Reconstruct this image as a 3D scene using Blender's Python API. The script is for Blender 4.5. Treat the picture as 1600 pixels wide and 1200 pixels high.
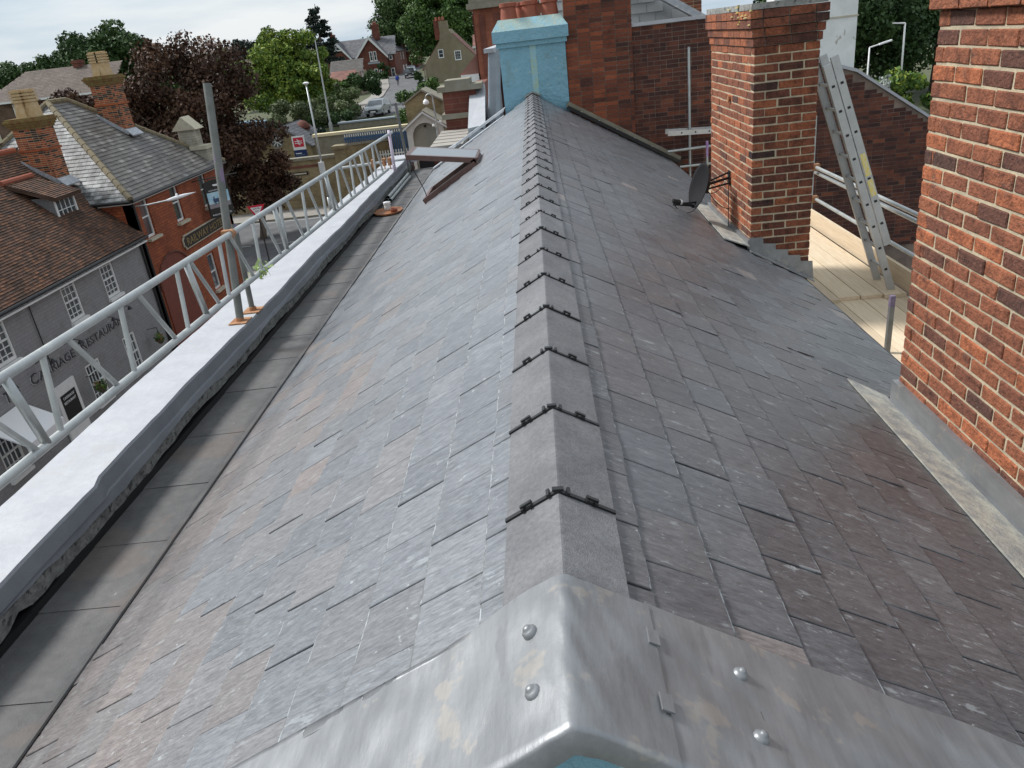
import bpy, bmesh, math, random
import numpy as np
from mathutils import Vector, Matrix
random.seed(7); RNG = np.random.default_rng(7)
for o in list(bpy.data.objects): bpy.data.objects.remove(o)
S = bpy.context.scene; COL = S.collection
rad = math.radians
# ------------------------------------------------------------------ camera
cam = bpy.data.cameras.new('camera'); camo = bpy.data.objects.new('camera', cam); COL.objects.link(camo)
VR = Vector((26, -548, 1199.7)).normalized()            # ridge direction seen by the lens (right, down, forward)
UP = -Vector((310, 2640, 1199.7)).normalized()
VR = (VR - UP * VR.dot(UP)).normalized(); XR = VR.cross(UP)
camo.matrix_world = Matrix(((XR[0], -XR[1], -XR[2], 0.028), (VR[0], -VR[1], -VR[2], 0.0), (UP[0], -UP[1], -UP[2], 1.0), (0, 0, 0, 1)))
cam.sensor_fit = 'HORIZONTAL'; cam.sensor_width = 36; cam.lens = 26.993; cam.clip_start = .05; cam.clip_end = 3000
S.camera = camo
# ------------------------------------------------------------------ sky, sun, exposure
SUN_EL, SUN_AZ = rad(48), rad(-72)                       # azimuth from +y towards +x
W = bpy.data.worlds.new('World'); S.world = W; W.use_nodes = True
nt = W.node_tree; nt.nodes.clear()
def wn(t, **k):
    n = nt.nodes.new(t)
    for a, b in k.items(): setattr(n, a, b)
    return n
out = wn('ShaderNodeOutputWorld'); bg = wn('ShaderNodeBackground'); sky = wn('ShaderNodeTexSky')
sky.sky_type = 'NISHITA'; sky.sun_disc = False; sky.sun_elevation = SUN_EL; sky.sun_rotation = SUN_AZ
sky.air_density = 1.0; sky.dust_density = 2.5
tc = wn('ShaderNodeTexCoord'); mp = wn('ShaderNodeMapping'); mp.inputs['Scale'].default_value = (1.5, 1.5, 9)
n1 = wn('ShaderNodeTexNoise'); n1.inputs['Scale'].default_value = 1.6; n1.inputs['Detail'].default_value = 6; n1.inputs['Roughness'].default_value = .55
r1 = wn('ShaderNodeValToRGB'); r1.color_ramp.elements[0].position = .38; r1.color_ramp.elements[1].position = .60
r1.color_ramp.elements[0].color = (4.2, 5.2, 6.1, 1); r1.color_ramp.elements[1].color = (6.9, 7.2, 7.4, 1)
mx = wn('ShaderNodeMix', data_type='RGBA'); mx.inputs[0].default_value = .88
L = nt.links.new
L(tc.outputs['Generated'], mp.inputs[0]); L(mp.outputs[0], n1.inputs['Vector']); L(n1.outputs[0], r1.inputs[0])
L(sky.outputs[0], mx.inputs[6]); L(r1.outputs[0], mx.inputs[7]); L(mx.outputs[2], bg.inputs[0]); L(bg.outputs[0], out.inputs[0])
bg.inputs[1].default_value = .092
sd = bpy.data.lights.new('sun', 'SUN'); sd.energy = 2.8; sd.angle = rad(12); sd.color = (1, .985, .96)
so = bpy.data.objects.new('sun', sd); COL.objects.link(so)
sv = Vector((math.sin(SUN_AZ) * math.cos(SUN_EL), math.cos(SUN_AZ) * math.cos(SUN_EL), math.sin(SUN_EL)))
so.rotation_euler = sv.to_track_quat('Z', 'Y').to_euler(); so.location = (-30, 0, 60)
S.view_settings.view_transform = 'Standard'; S.view_settings.look = 'None'; S.view_settings.exposure = 0.52; S.view_settings.gamma = 1
# ------------------------------------------------------------------ materials
MATS = {}
def ramp(t, stops):
    r = t.nodes.new('ShaderNodeValToRGB'); e = r.color_ramp.elements
    while len(e) < len(stops): e.new(.5)
    for q, (p, c) in zip(e, stops): q.position = p; q.color = (*c, 1)
    return r
def mat(name, c1, c2=None, rough=.8, metal=0, scale=6, stretch=(1, 1, 1), lo=.35, hi=.65, rnd=0, stops=None, bump=0, bscale=40, bstretch=None, spec=.5, speck=None, detail=5, brick=None, coat=0, bdist=.01, fine=None):
    """c1/c2 mixed by noise on world position; rnd = per-piece brightness swing; stops = per-piece colour ramp; speck=(colour,scale,threshold,stretch)"""
    if name in MATS: return MATS[name]
    m = bpy.data.materials.new(name); m.use_nodes = True; t = m.node_tree; N = t.nodes; K = t.links.new
    b = N['Principled BSDF']; b.inputs['Roughness'].default_value = rough; b.inputs['Metallic'].default_value = metal; b.inputs['Specular IOR Level'].default_value = spec
    if coat: b.inputs['Coat Weight'].default_value = coat
    g = N.new('ShaderNodeNewGeometry')
    def noise(sc, st, det=5, rg=.6):
        mp = N.new('ShaderNodeMapping'); mp.inputs['Scale'].default_value = st; K(g.outputs['Position'], mp.inputs[0])
        n = N.new('ShaderNodeTexNoise'); n.inputs['Scale'].default_value = sc; n.inputs['Detail'].default_value = det; n.inputs['Roughness'].default_value = rg; K(mp.outputs[0], n.inputs['Vector']); return n
    def mix(f, a, bb, mode='MIX'):
        x = N.new('ShaderNodeMix'); x.data_type = 'RGBA'; x.blend_type = mode
        for i, v in ((0, f), (6, a), (7, bb)):
            if isinstance(v, (int, float)): x.inputs[i].default_value = v
            elif isinstance(v, tuple): x.inputs[i].default_value = (*v, 1)
            else: K(v, x.inputs[i])
        return x.outputs[2]
    rn = None
    if rnd or stops:
        at = N.new('ShaderNodeAttribute'); at.attribute_name = 'tint'; oi = N.new('ShaderNodeObjectInfo')
        gt = N.new('ShaderNodeMath'); gt.operation = 'GREATER_THAN'; gt.inputs[1].default_value = .5; K(at.outputs['Fac'], gt.inputs[0])
        su = N.new('ShaderNodeMath'); su.operation = 'SUBTRACT'; su.inputs[1].default_value = 1; K(at.outputs['Fac'], su.inputs[0])
        mxx = N.new('ShaderNodeMix'); K(gt.outputs[0], mxx.inputs[0]); K(oi.outputs['Random'], mxx.inputs[2]); K(su.outputs[0], mxx.inputs[3]); rn = mxx.outputs[0]
    nz = noise(scale, stretch, detail)
    rr = ramp(t, [(lo, (0, 0, 0)), (hi, (1, 1, 1))]); K(nz.outputs[0], rr.inputs[0])
    if stops:
        rs = ramp(t, stops); K(rn, rs.inputs[0]); col = mix(rr.outputs[0], rs.outputs[0], mix(1.0, rs.outputs[0], c2 or (.6, .6, .6), 'MULTIPLY'))
    elif brick:
        mpb = N.new('ShaderNodeSeparateXYZ'); K(g.outputs['Position'], mpb.inputs[0]); ad = N.new('ShaderNodeMath'); K(mpb.outputs[0], ad.inputs[0]); K(mpb.outputs[1], ad.inputs[1])
        cb = N.new('ShaderNodeCombineXYZ'); K(ad.outputs[0], cb.inputs[0]); K(mpb.outputs[2], cb.inputs[1])
        bt = N.new('ShaderNodeTexBrick'); bt.inputs['Scale'].default_value = 1; bt.inputs['Brick Width'].default_value = .225 * brick[1]; bt.inputs['Row Height'].default_value = .075 * brick[1]
        bt.inputs['Mortar Size'].default_value = .006 * brick[1]; bt.inputs['Color1'].default_value = (*c1, 1); bt.inputs['Color2'].default_value = (*c2, 1); bt.inputs['Mortar'].default_value = (*brick[0], 1); K(cb.outputs[0], bt.inputs['Vector'])
        col = mix(rr.outputs[0], bt.outputs[0], mix(1.0, bt.outputs[0], (.55, .52, .5), 'MULTIPLY'))
    else: col = mix(rr.outputs[0], c1, c2 or c1)
    if fine:
        nf = noise(fine[0], fine[1], 6, .7); rf = ramp(t, [(.3, (fine[2],) * 3), (.72, (fine[3],) * 3)]); K(nf.outputs[0], rf.inputs[0]); col = mix(1.0, col, rf.outputs[0], 'MULTIPLY')
    if rnd:
        mr = N.new('ShaderNodeMapRange'); mr.inputs[3].default_value = 1 - rnd; mr.inputs[4].default_value = 1 + rnd; K(rn, mr.inputs[0])
        cc = N.new('ShaderNodeCombineColor'); [K(mr.outputs[0], cc.inputs[i]) for i in range(3)]; col = mix(1.0, col, cc.outputs[0], 'MULTIPLY')
    for sp in (speck if isinstance(speck, list) else [speck] if speck else []):
        ns = noise(sp[1], sp[3] if len(sp) > 3 else (1, 1, 1), 4, .65); rs2 = ramp(t, [(sp[2], (0, 0, 0)), (sp[2] + .05, (1, 1, 1))]); K(ns.outputs[0], rs2.inputs[0])
        mm = N.new('ShaderNodeMath'); mm.operation = 'MULTIPLY'; mm.inputs[1].default_value = sp[4] if len(sp) > 4 else 1; K(rs2.outputs[0], mm.inputs[0]); col = mix(mm.outputs[0], col, sp[0])
    K(col, b.inputs['Base Color'])
    if bump:
        nb = noise(bscale, bstretch or (1, 1, 1), 6, .6); bp = N.new('ShaderNodeBump'); bp.inputs['Strength'].default_value = bump; bp.inputs['Distance'].default_value = bdist; K(nb.outputs[0], bp.inputs['Height']); K(bp.outputs[0], b.inputs['Normal'])
    MATS[name] = m; return m
SPK = [((.42, .45, .46), 9, .62, (1, 3, 1), .35), ((.55, .58, .58), 26, .66, (1, 1.3, 1), .5), ((.5, .53, .53), 34, .655, (1, 5, 1), .55), ((.6, .62, .62), 120, .69, (1, 1, 1), .6)]
SL = (.5, 1.6, .5)
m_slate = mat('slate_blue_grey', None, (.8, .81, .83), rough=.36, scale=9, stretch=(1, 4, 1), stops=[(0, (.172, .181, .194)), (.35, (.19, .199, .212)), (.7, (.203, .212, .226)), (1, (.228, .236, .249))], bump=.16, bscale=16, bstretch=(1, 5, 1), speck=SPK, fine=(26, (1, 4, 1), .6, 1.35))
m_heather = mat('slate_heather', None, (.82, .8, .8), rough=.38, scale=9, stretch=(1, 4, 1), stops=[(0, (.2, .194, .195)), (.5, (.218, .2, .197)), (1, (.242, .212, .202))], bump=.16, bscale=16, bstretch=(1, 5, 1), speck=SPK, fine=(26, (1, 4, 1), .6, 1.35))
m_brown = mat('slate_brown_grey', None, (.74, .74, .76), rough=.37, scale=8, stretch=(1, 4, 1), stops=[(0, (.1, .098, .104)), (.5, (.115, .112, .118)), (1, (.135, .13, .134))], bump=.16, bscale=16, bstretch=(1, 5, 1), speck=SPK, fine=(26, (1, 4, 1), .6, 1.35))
m_slate_shade = mat('slate_grey_shaded', None, (.76, .77, .79), rough=.37, scale=8, stretch=(1, 4, 1), stops=[(0, (.112, .116, .125)), (.5, (.125, .128, .137)), (1, (.145, .148, .157))], bump=.16, bscale=16, bstretch=(1, 5, 1), speck=SPK, fine=(26, (1, 4, 1), .6, 1.35))  # grey slate darkened in colour to carry the right slope's shade
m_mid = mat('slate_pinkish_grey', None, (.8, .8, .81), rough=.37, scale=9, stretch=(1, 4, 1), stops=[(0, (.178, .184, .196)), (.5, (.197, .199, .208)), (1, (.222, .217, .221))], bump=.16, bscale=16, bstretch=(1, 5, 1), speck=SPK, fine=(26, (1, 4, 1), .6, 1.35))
m_edge = mat('slate_chipped_edge', (.14, .145, .15), (.4, .43, .44), rough=.8, scale=24, lo=.47, hi=.62)
m_felt_shade = mat('underlay_and_shade_black', (.015, .015, .017), rough=.9)  # underlay felt; the same black paints shade in parapet recess and porch
m_ridge = mat('ridge_tile_concrete', (.125, .124, .132), (.175, .174, .18), rough=.6, scale=7, rnd=.15, fine=(70, (1, 1, 1), .72, 1.2), bump=.35, bscale=260, speck=[((.42, .42, .4), 120, .74, (1, 1, 1), .5), ((.05, .05, .05), 90, .7, (1, 1, 1), .6)])
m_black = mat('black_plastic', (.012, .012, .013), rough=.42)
m_lead = mat('lead_sheet', (.23, .237, .248), (.33, .338, .347), fine=(3, (5, .6, 5), .8, 1.12), rough=.46, metal=.55, scale=3.5, stretch=(1, 1, 1), lo=.3, hi=.7, bump=.12, bscale=22, bstretch=(2.5, 1, 1), speck=[((.6, .5, .38), 6.5, .60, (1, 1, 1), .22), ((.2, .2, .21), 5, .6, (3, .6, 1), .5)])
m_leadlt = mat('lead_new', (.36, .38, .41), (.5, .52, .55), rough=.5, metal=.45, scale=9, bump=.2, bscale=25, speck=[((.68, .66, .58), 9, .6, (1, 1, 1), .6)])
m_leaddust = mat('lead_dusty', (.26, .265, .26), (.5, .485, .41), rough=.85, metal=.1, scale=11, bump=.4, bscale=60, speck=[((.3, .31, .32), 18, .58, (1, 1, 1), .8)])
m_white = mat('white_masonry_paint', (.45, .458, .482), (.39, .397, .425), rough=.6, scale=4, bump=.22, bscale=30, fine=(30, (1, 1, 1), .92, 1.06), speck=[((.36, .37, .38), 45, .7, (1, 1, 1), .5), ((.4, .39, .37), 2.6, .6, (1, .5, 1), .3)])
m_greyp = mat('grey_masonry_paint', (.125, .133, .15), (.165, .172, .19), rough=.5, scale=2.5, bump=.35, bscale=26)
m_mortar = mat('old_mortar', (.2, .2, .19), (.34, .34, .31), rough=.95, scale=18, bump=.9, bscale=45, speck=[((.08, .08, .075), 20, .58, (1, 1, 1), .9)])
m_bed = mat('bed_mortar', (.12, .12, .115), (.23, .23, .215), rough=.95, scale=18, bump=.9, bscale=45, speck=[((.05, .05, .048), 20, .56, (1, 1, 1), .9)])
m_gutter = mat('gutter_felt', (.085, .083, .083), (.12, .116, .114), rough=.72, scale=3, bump=.3, bscale=120, rnd=.06, fine=(14, (1, 1, 1), .8, 1.2), speck=[((.35, .34, .32), 26, .69, (1, .4, 1), .5), ((.15, .11, .09), 1.3, .56, (1, 1, 1), .35)])
m_brickm = mat('brick_mortar', (.56, .47, .32), (.38, .32, .23), rough=.95, scale=9, bump=.6, bscale=90)
BR = [(0, (.1, .048, .036)), (.1, (.19, .068, .04)), (.35, (.28, .095, .048)), (.75, (.34, .115, .054)), (1, (.45, .14, .058))]
m_brick = mat('red_stock_brick', None, (.42, .4, .4), rough=.88, scale=13, lo=.5, hi=.75, stops=BR, bump=1, bscale=50, bdist=.02, fine=(38, (1, 1, 1), .6, 1.35), speck=[((.42, .36, .28), 30, .66, (1, 1, 1), .5), ((.06, .045, .04), 6, .62, (1, 1, 1), .45)])
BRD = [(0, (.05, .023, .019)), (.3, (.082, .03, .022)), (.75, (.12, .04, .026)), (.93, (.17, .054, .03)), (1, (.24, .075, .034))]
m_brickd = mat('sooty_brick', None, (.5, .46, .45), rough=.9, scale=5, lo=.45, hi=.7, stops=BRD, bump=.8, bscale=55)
m_brick_shade = mat('shaded_front_brick', None, (.35, .32, .32), rough=.88, scale=9, lo=.42, hi=.68, stops=[(0, (.06, .03, .024)), (.22, (.15, .05, .03)), (.6, (.24, .076, .038)), (1, (.36, .11, .046))], bump=1, bscale=50, bdist=.02, fine=(38, (1, 1, 1), .6, 1.35))  # red brick with the shade of the chimney's front face in its colour
m_mortard = mat('sooty_mortar', (.24, .2, .16), (.1, .085, .075), rough=.95, scale=3, lo=.4, hi=.6)
m_blue = mat('blue_render', (.23, .44, .54), (.2, .39, .48), rough=.75, scale=3, bump=.8, bscale=13, bdist=.05, speck=[((.42, .52, .5), 7, .64, (1, 1, 1), .5), ((.2, .3, .3), 3, .6, (1, 1, .35), .4)])
m_stain = mat('lichen_stain', (.36, .50, .40), (.29, .50, .58), rough=.9, scale=14, lo=.4, hi=.6, bump=1, bscale=26)
m_terra = mat('terracotta', (.33, .095, .05), (.26, .075, .045), rough=.7, scale=8)
m_buff = mat('buff_clay_pot', (.52, .40, .24), (.45, .30, .14), rough=.8, scale=5)
m_galv = mat('galvanised_tube', (.52, .54, .53), (.40, .42, .42), rough=.42, metal=.55, scale=7, speck=[((.66, .67, .62), 9, .63, (1, 1, 1), .5)])
m_alu = mat('aluminium', (.56, .57, .58), (.47, .48, .49), rough=.38, metal=.6, scale=6)
m_tubeold = mat('weathered_steel_tube', (.13, .14, .125), (.19, .19, .18), rough=.6, metal=.3, scale=10, speck=[((.26, .17, .3), 4, .57, (1, 1, .4), .7)])
m_purple = mat('purple_paint', (.3, .12, .42), (.38, .3, .42), rough=.6, scale=14)
m_rust = mat('rusty_steel', (.3, .12, .05), (.42, .24, .13), rough=.85, scale=25)
m_brown_al = mat('brown_coated_frame', (.095, .045, .036), (.13, .07, .055), rough=.4, scale=8)
m_board = mat('scaffold_board', (.66, .54, .39), (.57, .45, .31), rough=.85, scale=5, stretch=(8, .6, 8), rnd=.12, bump=.25, bscale=20, bstretch=(6, .5, 6), speck=[((.3, .21, .13), 9, .68, (1, .5, 1), .6)])
m_tray = mat('wood_tray', (.36, .15, .06), (.28, .11, .045), rough=.45, scale=18)
m_hivis = mat('hi_vis_tape', (.25, .42, .05), (.5, .56, .3), rough=.5, scale=22)
m_yellow = mat('yellow_sticker', (.8, .62, .06), (.75, .7, .55), rough=.5, scale=40)
m_dish = mat('dish_grey', (.016, .016, .018), (.022, .022, .024), spec=.15, rough=.8, scale=5)
m_glass = mat('window_glass', (.035, .04, .045), (.10, .115, .125), rough=.06, scale=.9, spec=.8)
m_glassc = mat('clear_glass_ware', (.6, .62, .6), rough=.08)
m_wpaint = mat('white_joinery', (.78, .78, .76), (.7, .7, .68), rough=.5, scale=5)
m_greybrick = mat('grey_painted_brick', (.25, .248, .25), (.27, .268, .27), rough=.7, scale=2, lo=.5, hi=1.3, brick=((.2, .198, .2), 1.5), fine=(7, (1, 1, 1), .88, 1.1))
m_pubred = mat('pub_red_brick', (.36, .092, .03), (.26, .06, .022), rough=.85, scale=.8, lo=.5, hi=.8, brick=((.09, .035, .022), 1.5), fine=(9, (1, 1, 1), .75, 1.2))
m_stone = mat('cream_stone', (.52, .48, .36), (.43, .39, .3), rough=.85, scale=6)
m_tile = mat('clay_roof_tile', None, (.5, .47, .4), rough=.85, scale=1.6, lo=.45, hi=.7, stops=[(0, (.06, .036, .026)), (.4, (.1, .055, .036)), (.8, (.14, .068, .04)), (1, (.2, .09, .045))])
m_pslate = mat('weathered_pub_slate', None, (.72, .7, .66), rough=.55, scale=1.4, lo=.4, hi=.7, stops=[(0, (.095, .086, .08)), (.5, (.135, .124, .115)), (.85, (.165, .155, .145)), (1, (.28, .27, .25))])
m_pslate2 = mat('patchy_pale_slate', None, (.35, .34, .34), rough=.62, scale=2.5, lo=.42, hi=.62, stops=[(0, (.16, .16, .155)), (.6, (.27, .27, .265)), (1, (.4, .4, .39))])  # pale slate tones, darkened in noise patches
m_hip = mat('hip_tile', (.16, .14, .1), (.23, .18, .1), rough=.9, scale=5)
m_oxide = mat('dark_red_paint', (.19, .042, .022), (.15, .035, .02), rough=.5, scale=4)
m_signblk = mat('sign_black', (.014, .013, .012), rough=.4)
m_gold = mat('sign_gold', (.30, .22, .09), rough=.45, metal=.3)
m_sky2 = mat('print_sky', (.25, .5, .66), (.5, .66, .72), rough=.5, scale=3)
m_grnprt = mat('print_track', (.2, .2, .22), (.32, .25, .26), rough=.5, scale=6)
m_loco = mat('print_locomotive', (.04, .07, .14), rough=.5)
m_cardred = mat('sign_red', (.56, .02, .045), rough=.45)
m_navy = mat('sign_navy', (.012, .03, .12), rough=.45)
m_cwhite = mat('sign_white', (.8, .8, .8), rough=.45)
m_asph = mat('asphalt', (.085, .085, .09), (.135, .135, .138), rough=.85, scale=.7, bump=.2, bscale=30)
m_pave = mat('paving', (.24, .22, .2), (.3, .28, .25), rough=.9, scale=1.2, brick=None)
m_rpaint = mat('road_paint', (.62, .62, .6), (.5, .5, .48), rough=.7, scale=6)
m_grass = mat('ground_earth_grass', (.06, .075, .03), (.1, .1, .055), rough=.95, scale=.4)
m_yard = mat('concrete_yard', (.2, .19, .18), (.26, .25, .23), rough=.9, scale=.5)
m_flint = mat('yellow_stock_brick', (.31, .24, .125), (.24, .18, .095), rough=.9, scale=.9, lo=.4, hi=.7, brick=((.27, .23, .15), 1.4))
m_cope = mat('weathered_coping', (.2, .18, .13), (.27, .25, .2), rough=.9, scale=3)
m_cream = mat('cream_coping', (.72, .6, .36), (.66, .58, .42), rough=.8, scale=2)
m_fblue = mat('blue_fence_paint', (.03, .085, .2), (.045, .12, .25), rough=.5, scale=3)
m_vicbrick = mat('victorian_red_brick', (.2, .058, .035), (.15, .045, .03), rough=.85, scale=1, brick=((.19, .09, .065), 1.6))
m_vslate = mat('grey_house_slate', None, (.7, .7, .7), rough=.6, scale=1.5, stops=[(0, (.095, .095, .105)), (1, (.15, .15, .16))])
m_btile = mat('brown_house_tile', None, (.75, .72, .7), rough=.85, scale=.8, stops=[(0, (.11, .085, .07)), (1, (.16, .125, .105))])
m_rtile = mat('pale_red_tile', None, (.75, .7, .7), rough=.85, scale=.8, stops=[(0, (.21, .1, .08)), (1, (.28, .14, .11))])
m_beige = mat('brown_roughcast', (.2, .165, .105), (.26, .22, .145), rough=.95, scale=.7, bump=.4, bscale=20)
m_pinkr = mat('pinkish_brick', (.33, .25, .2), (.28, .2, .16), rough=.9, scale=2)
m_bark = mat('bark', (.085, .066, .048), (.13, .1, .075), rough=.95, scale=5, bump=.6, bscale=16)
m_barkp = mat('pale_branches', (.14, .115, .085), (.2, .165, .125), rough=.95, scale=5)
m_leadroof = mat('grey_lead_roll_roof', (.33, .39, .44), (.42, .48, .52), rough=.5, metal=.3, scale=4)
m_shedblue = mat('faded_blue_sheet', (.12, .2, .27), (.18, .27, .33), rough=.6, scale=1)
def leafmat(name, a, b, c):
    return mat(name, None, (.75, .8, .7), rough=.6, scale=.9, stops=[(0, a), (.55, b), (1, c)], spec=.25)
m_leafd = leafmat('leaf_dark_green', (.028, .058, .02), (.05, .092, .03), (.095, .15, .046))
m_leafm = leafmat('leaf_mid_green', (.04, .085, .02), (.08, .15, .032), (.15, .22, .055))
m_leafl = leafmat('leaf_yellow_green', (.08, .125, .016), (.18, .25, .034), (.34, .38, .075))
m_leafc = leafmat('leaf_copper', (.036, .019, .012), (.08, .039, .025), (.17, .09, .055))
m_leafs = leafmat('leaf_grey_green', (.07, .09, .045), (.13, .155, .07), (.24, .26, .15))
m_leafk = leafmat('needle_blue_green', (.008, .018, .014), (.016, .03, .022), (.03, .05, .035))
m_flower = leafmat('leaf_white_bloom', (.3, .33, .3), (.45, .47, .45), (.6, .62, .6))
def paint(n, c): return mat('car_paint_' + n, c, rough=.28, spec=.6, coat=.5)
m_tyre = mat('tyre_rubber', (.02, .02, .02), rough=.85); m_rim = mat('alloy_rim', (.4, .4, .42), rough=.35, metal=.7)
m_lamp = mat('head_lamp_lens', (.65, .68, .7), rough=.15)
m_skin = mat('skin', (.5, .3, .22), rough=.6); m_cblue = mat('blue_jacket_cloth', (.03, .07, .36), rough=.85); m_cdark = mat('dark_trouser_cloth', (.03, .03, .04), rough=.9); m_hair = mat('dark_hair', (.03, .02, .015), rough=.7)
# ------------------------------------------------------------------ mesh helpers
class MB:
    def __init__(s): s.v = []; s.f = []; s.m = []; s.t = []
    def add(s, vs, fs, mi=0, tint=None):
        o = len(s.v); s.v += [tuple(v) for v in vs]; tt = 1.02 + .96 * (random.random() if tint is None else tint)
        for f in fs: s.f.append(tuple(i + o for i in f)); s.m.append(mi); s.t.append(tt)
    def box(s, a, b, mi=0, tint=None):
        x0, y0, z0 = a; x1, y1, z1 = b
        s.add([(x0, y0, z0), (x1, y0, z0), (x1, y1, z0), (x0, y1, z0), (x0, y0, z1), (x1, y0, z1), (x1, y1, z1), (x0, y1, z1)], [(0, 3, 2, 1), (4, 5, 6, 7), (0, 1, 5, 4), (1, 2, 6, 5), (2, 3, 7, 6), (3, 0, 4, 7)], mi, tint)
    def obox(s, c, u, v, w, mi=0, tint=None):       # centre, three half-axis vectors
        c, u, v, w = map(Vector, (c, u, v, w)); P = [c + a * u + b * v + d * w for d in (-1, 1) for a, b in ((-1, -1), (1, -1), (1, 1), (-1, 1))]
        s.add(P, [(0, 3, 2, 1), (4, 5, 6, 7), (0, 1, 5, 4), (1, 2, 6, 5), (2, 3, 7, 6), (3, 0, 4, 7)], mi, tint)
    def tube(s, p, q, r, r2=None, n=10, mi=0, cap=True, tint=None):
        p, q = Vector(p), Vector(q); d = (q - p).normalized(); a = d.orthogonal().normalized(); b = d.cross(a); r2 = r if r2 is None else r2
        vs = [p + r * (math.cos(6.2832 * i / n) * a + math.sin(6.2832 * i / n) * b) for i in range(n)] + [q + r2 * (math.cos(6.2832 * i / n) * a + math.sin(6.2832 * i / n) * b) for i in range(n)]
        fs = [(i, (i + 1) % n, (i + 1) % n + n, i + n) for i in range(n)]
        if cap: fs += [tuple(range(n - 1, -1, -1)), tuple(range(n, 2 * n))]
        s.add(vs, fs, mi, tint)
    def path(s, pts, r, n=6, mi=0):
        for a, b in zip(pts, pts[1:]): s.tube(a, b, r, n=n, mi=mi)
    def lathe(s, c, prof, n=16, mi=0, ax='z'):
        c = Vector(c); vs = []
        for r, h in prof:
            for i in range(n):
                a = 6.2832 * i / n; x, y = r * math.cos(a), r * math.sin(a)
                vs.append(c + (Vector((x, y, h)) if ax == 'z' else Vector((h, x, y)) if ax == 'x' else Vector((y, h, x))))
        k = len(prof); fs = [(j * n + i, j * n + (i + 1) % n, (j + 1) * n + (i + 1) % n, (j + 1) * n + i) for j in range(k - 1) for i in range(n)]
        s.add(vs, fs + [tuple(range(n - 1, -1, -1)), tuple(range((k - 1) * n, k * n))], mi)
    def prism(s, poly, d, mi=0, tint=None):          # polygon of 3-D points extruded by d
        d = Vector(d); P = [Vector(p) for p in poly]; n = len(P)
        nn = (P[1] - P[0]).cross(P[2] - P[1])
        if nn.dot(d) > 0: P = P[::-1]
        s.add(P + [p + d for p in P], [tuple(range(n)), tuple(range(2 * n - 1, n - 1, -1))] + [(i, i + n, (i + 1) % n + n, (i + 1) % n) for i in range(n)], mi, tint)
    def mesh(s, name, mats, smooth=False):
        me = bpy.data.meshes.new(name); me.from_pydata(s.v, [], s.f)
        for m in (mats if isinstance(mats, (list, tuple)) else [mats]): me.materials.append(m)
        me.polygons.foreach_set('material_index', s.m)
        me.attributes.new('tint', 'FLOAT', 'FACE').data.foreach_set('value', s.t)
        if smooth: me.polygons.foreach_set('use_smooth', [True] * len(s.f))
        me.update(); return me
def link(name, me, parent=None, kind=None, loc=None):
    o = bpy.data.objects.new(name, me); COL.objects.link(o)
    if parent is not None:
        o.parent = parent
        if loc is None: loc = -parent.location if parent.parent is None else Vector((0, 0, 0))
    if loc is not None: o.location = loc
    if kind: o['kind'] = kind
    return o
def thing(name, label, cat, loc=(0, 0, 0), group=None):
    o = bpy.data.objects.new(name, None); COL.objects.link(o); o.location = loc; o.empty_display_size = .2
    o['label'] = label; o['category'] = cat
    if group: o['group'] = group
    return o
def tag(o, label, cat, group=None):
    o['label'] = label; o['category'] = cat
    if group: o['group'] = group
    return o
def part(name, mb, mats, parent, smooth=False, kind=None): return link(name, mb.mesh(name, mats, smooth), parent, kind)
def solo(name, mb, mats, label, cat, base, smooth=False, group=None):
    """single-mesh thing built in world coordinates, origin moved to its base"""
    b = Vector(base); mb.v = [tuple(Vector(v) - b) for v in mb.v]
    o = link(name, mb.mesh(name, mats, smooth)); o.location = b; return tag(o, label, cat, group)
def struct(name, mb, mats): o = link(name, mb.mesh(name, mats)); o['kind'] = 'structure'; return o
def autosmooth(o, ang=40):
    me = o.data; me.polygons.foreach_set('use_smooth', [True] * len(me.polygons))
    try: me.set_sharp_from_angle(angle=rad(ang))
    except Exception: pass
def text_mesh(txt, size, ext=.01, align='LEFT'):
    cu = bpy.data.curves.new('lettering', 'FONT'); cu.body = txt; cu.size = size; cu.extrude = ext; cu.align_x = align; cu.resolution_u = 2
    ob = bpy.data.objects.new('tmp', cu); COL.objects.link(ob); bpy.context.view_layer.update()
    me = bpy.data.meshes.new_from_object(ob.evaluated_get(bpy.context.evaluated_depsgraph_get())); bpy.data.objects.remove(ob); return me
def lettering(txt, size, pos, u, n, m, parent, ext=.01, width=None, align='LEFT', name='lettering', h=None):
    """text standing on a wall: u reading direction, n outward"""
    me = text_mesh(txt, size, ext, align); me.materials.clear(); me.materials.append(m)
    u, n = Vector(u), Vector(n); up = n.cross(u); xs = [v.co.x for v in me.vertices]; ys = [v.co.y for v in me.vertices]
    sx = width / (max(xs) - min(xs)) if width else 1; sy = h / (max(ys) - min(ys)) if h else 1; x0 = min(xs) if align == 'LEFT' else 0
    for v in me.vertices: v.co = Vector(pos) + u * ((v.co.x - x0) * sx) + up * (v.co.y * sy) + n * v.co.z
    me.update(); return link(name, me, parent)
def inpoly(p, poly):
    x, y = p; c = False; n = len(poly)
    for i in range(n):
        (x1, y1), (x2, y2) = poly[i], poly[i - 1]
        if (y1 > y) != (y2 > y) and x < (x2 - x1) * (y - y1) / (y2 - y1) + x1: c = not c
    return c
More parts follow.
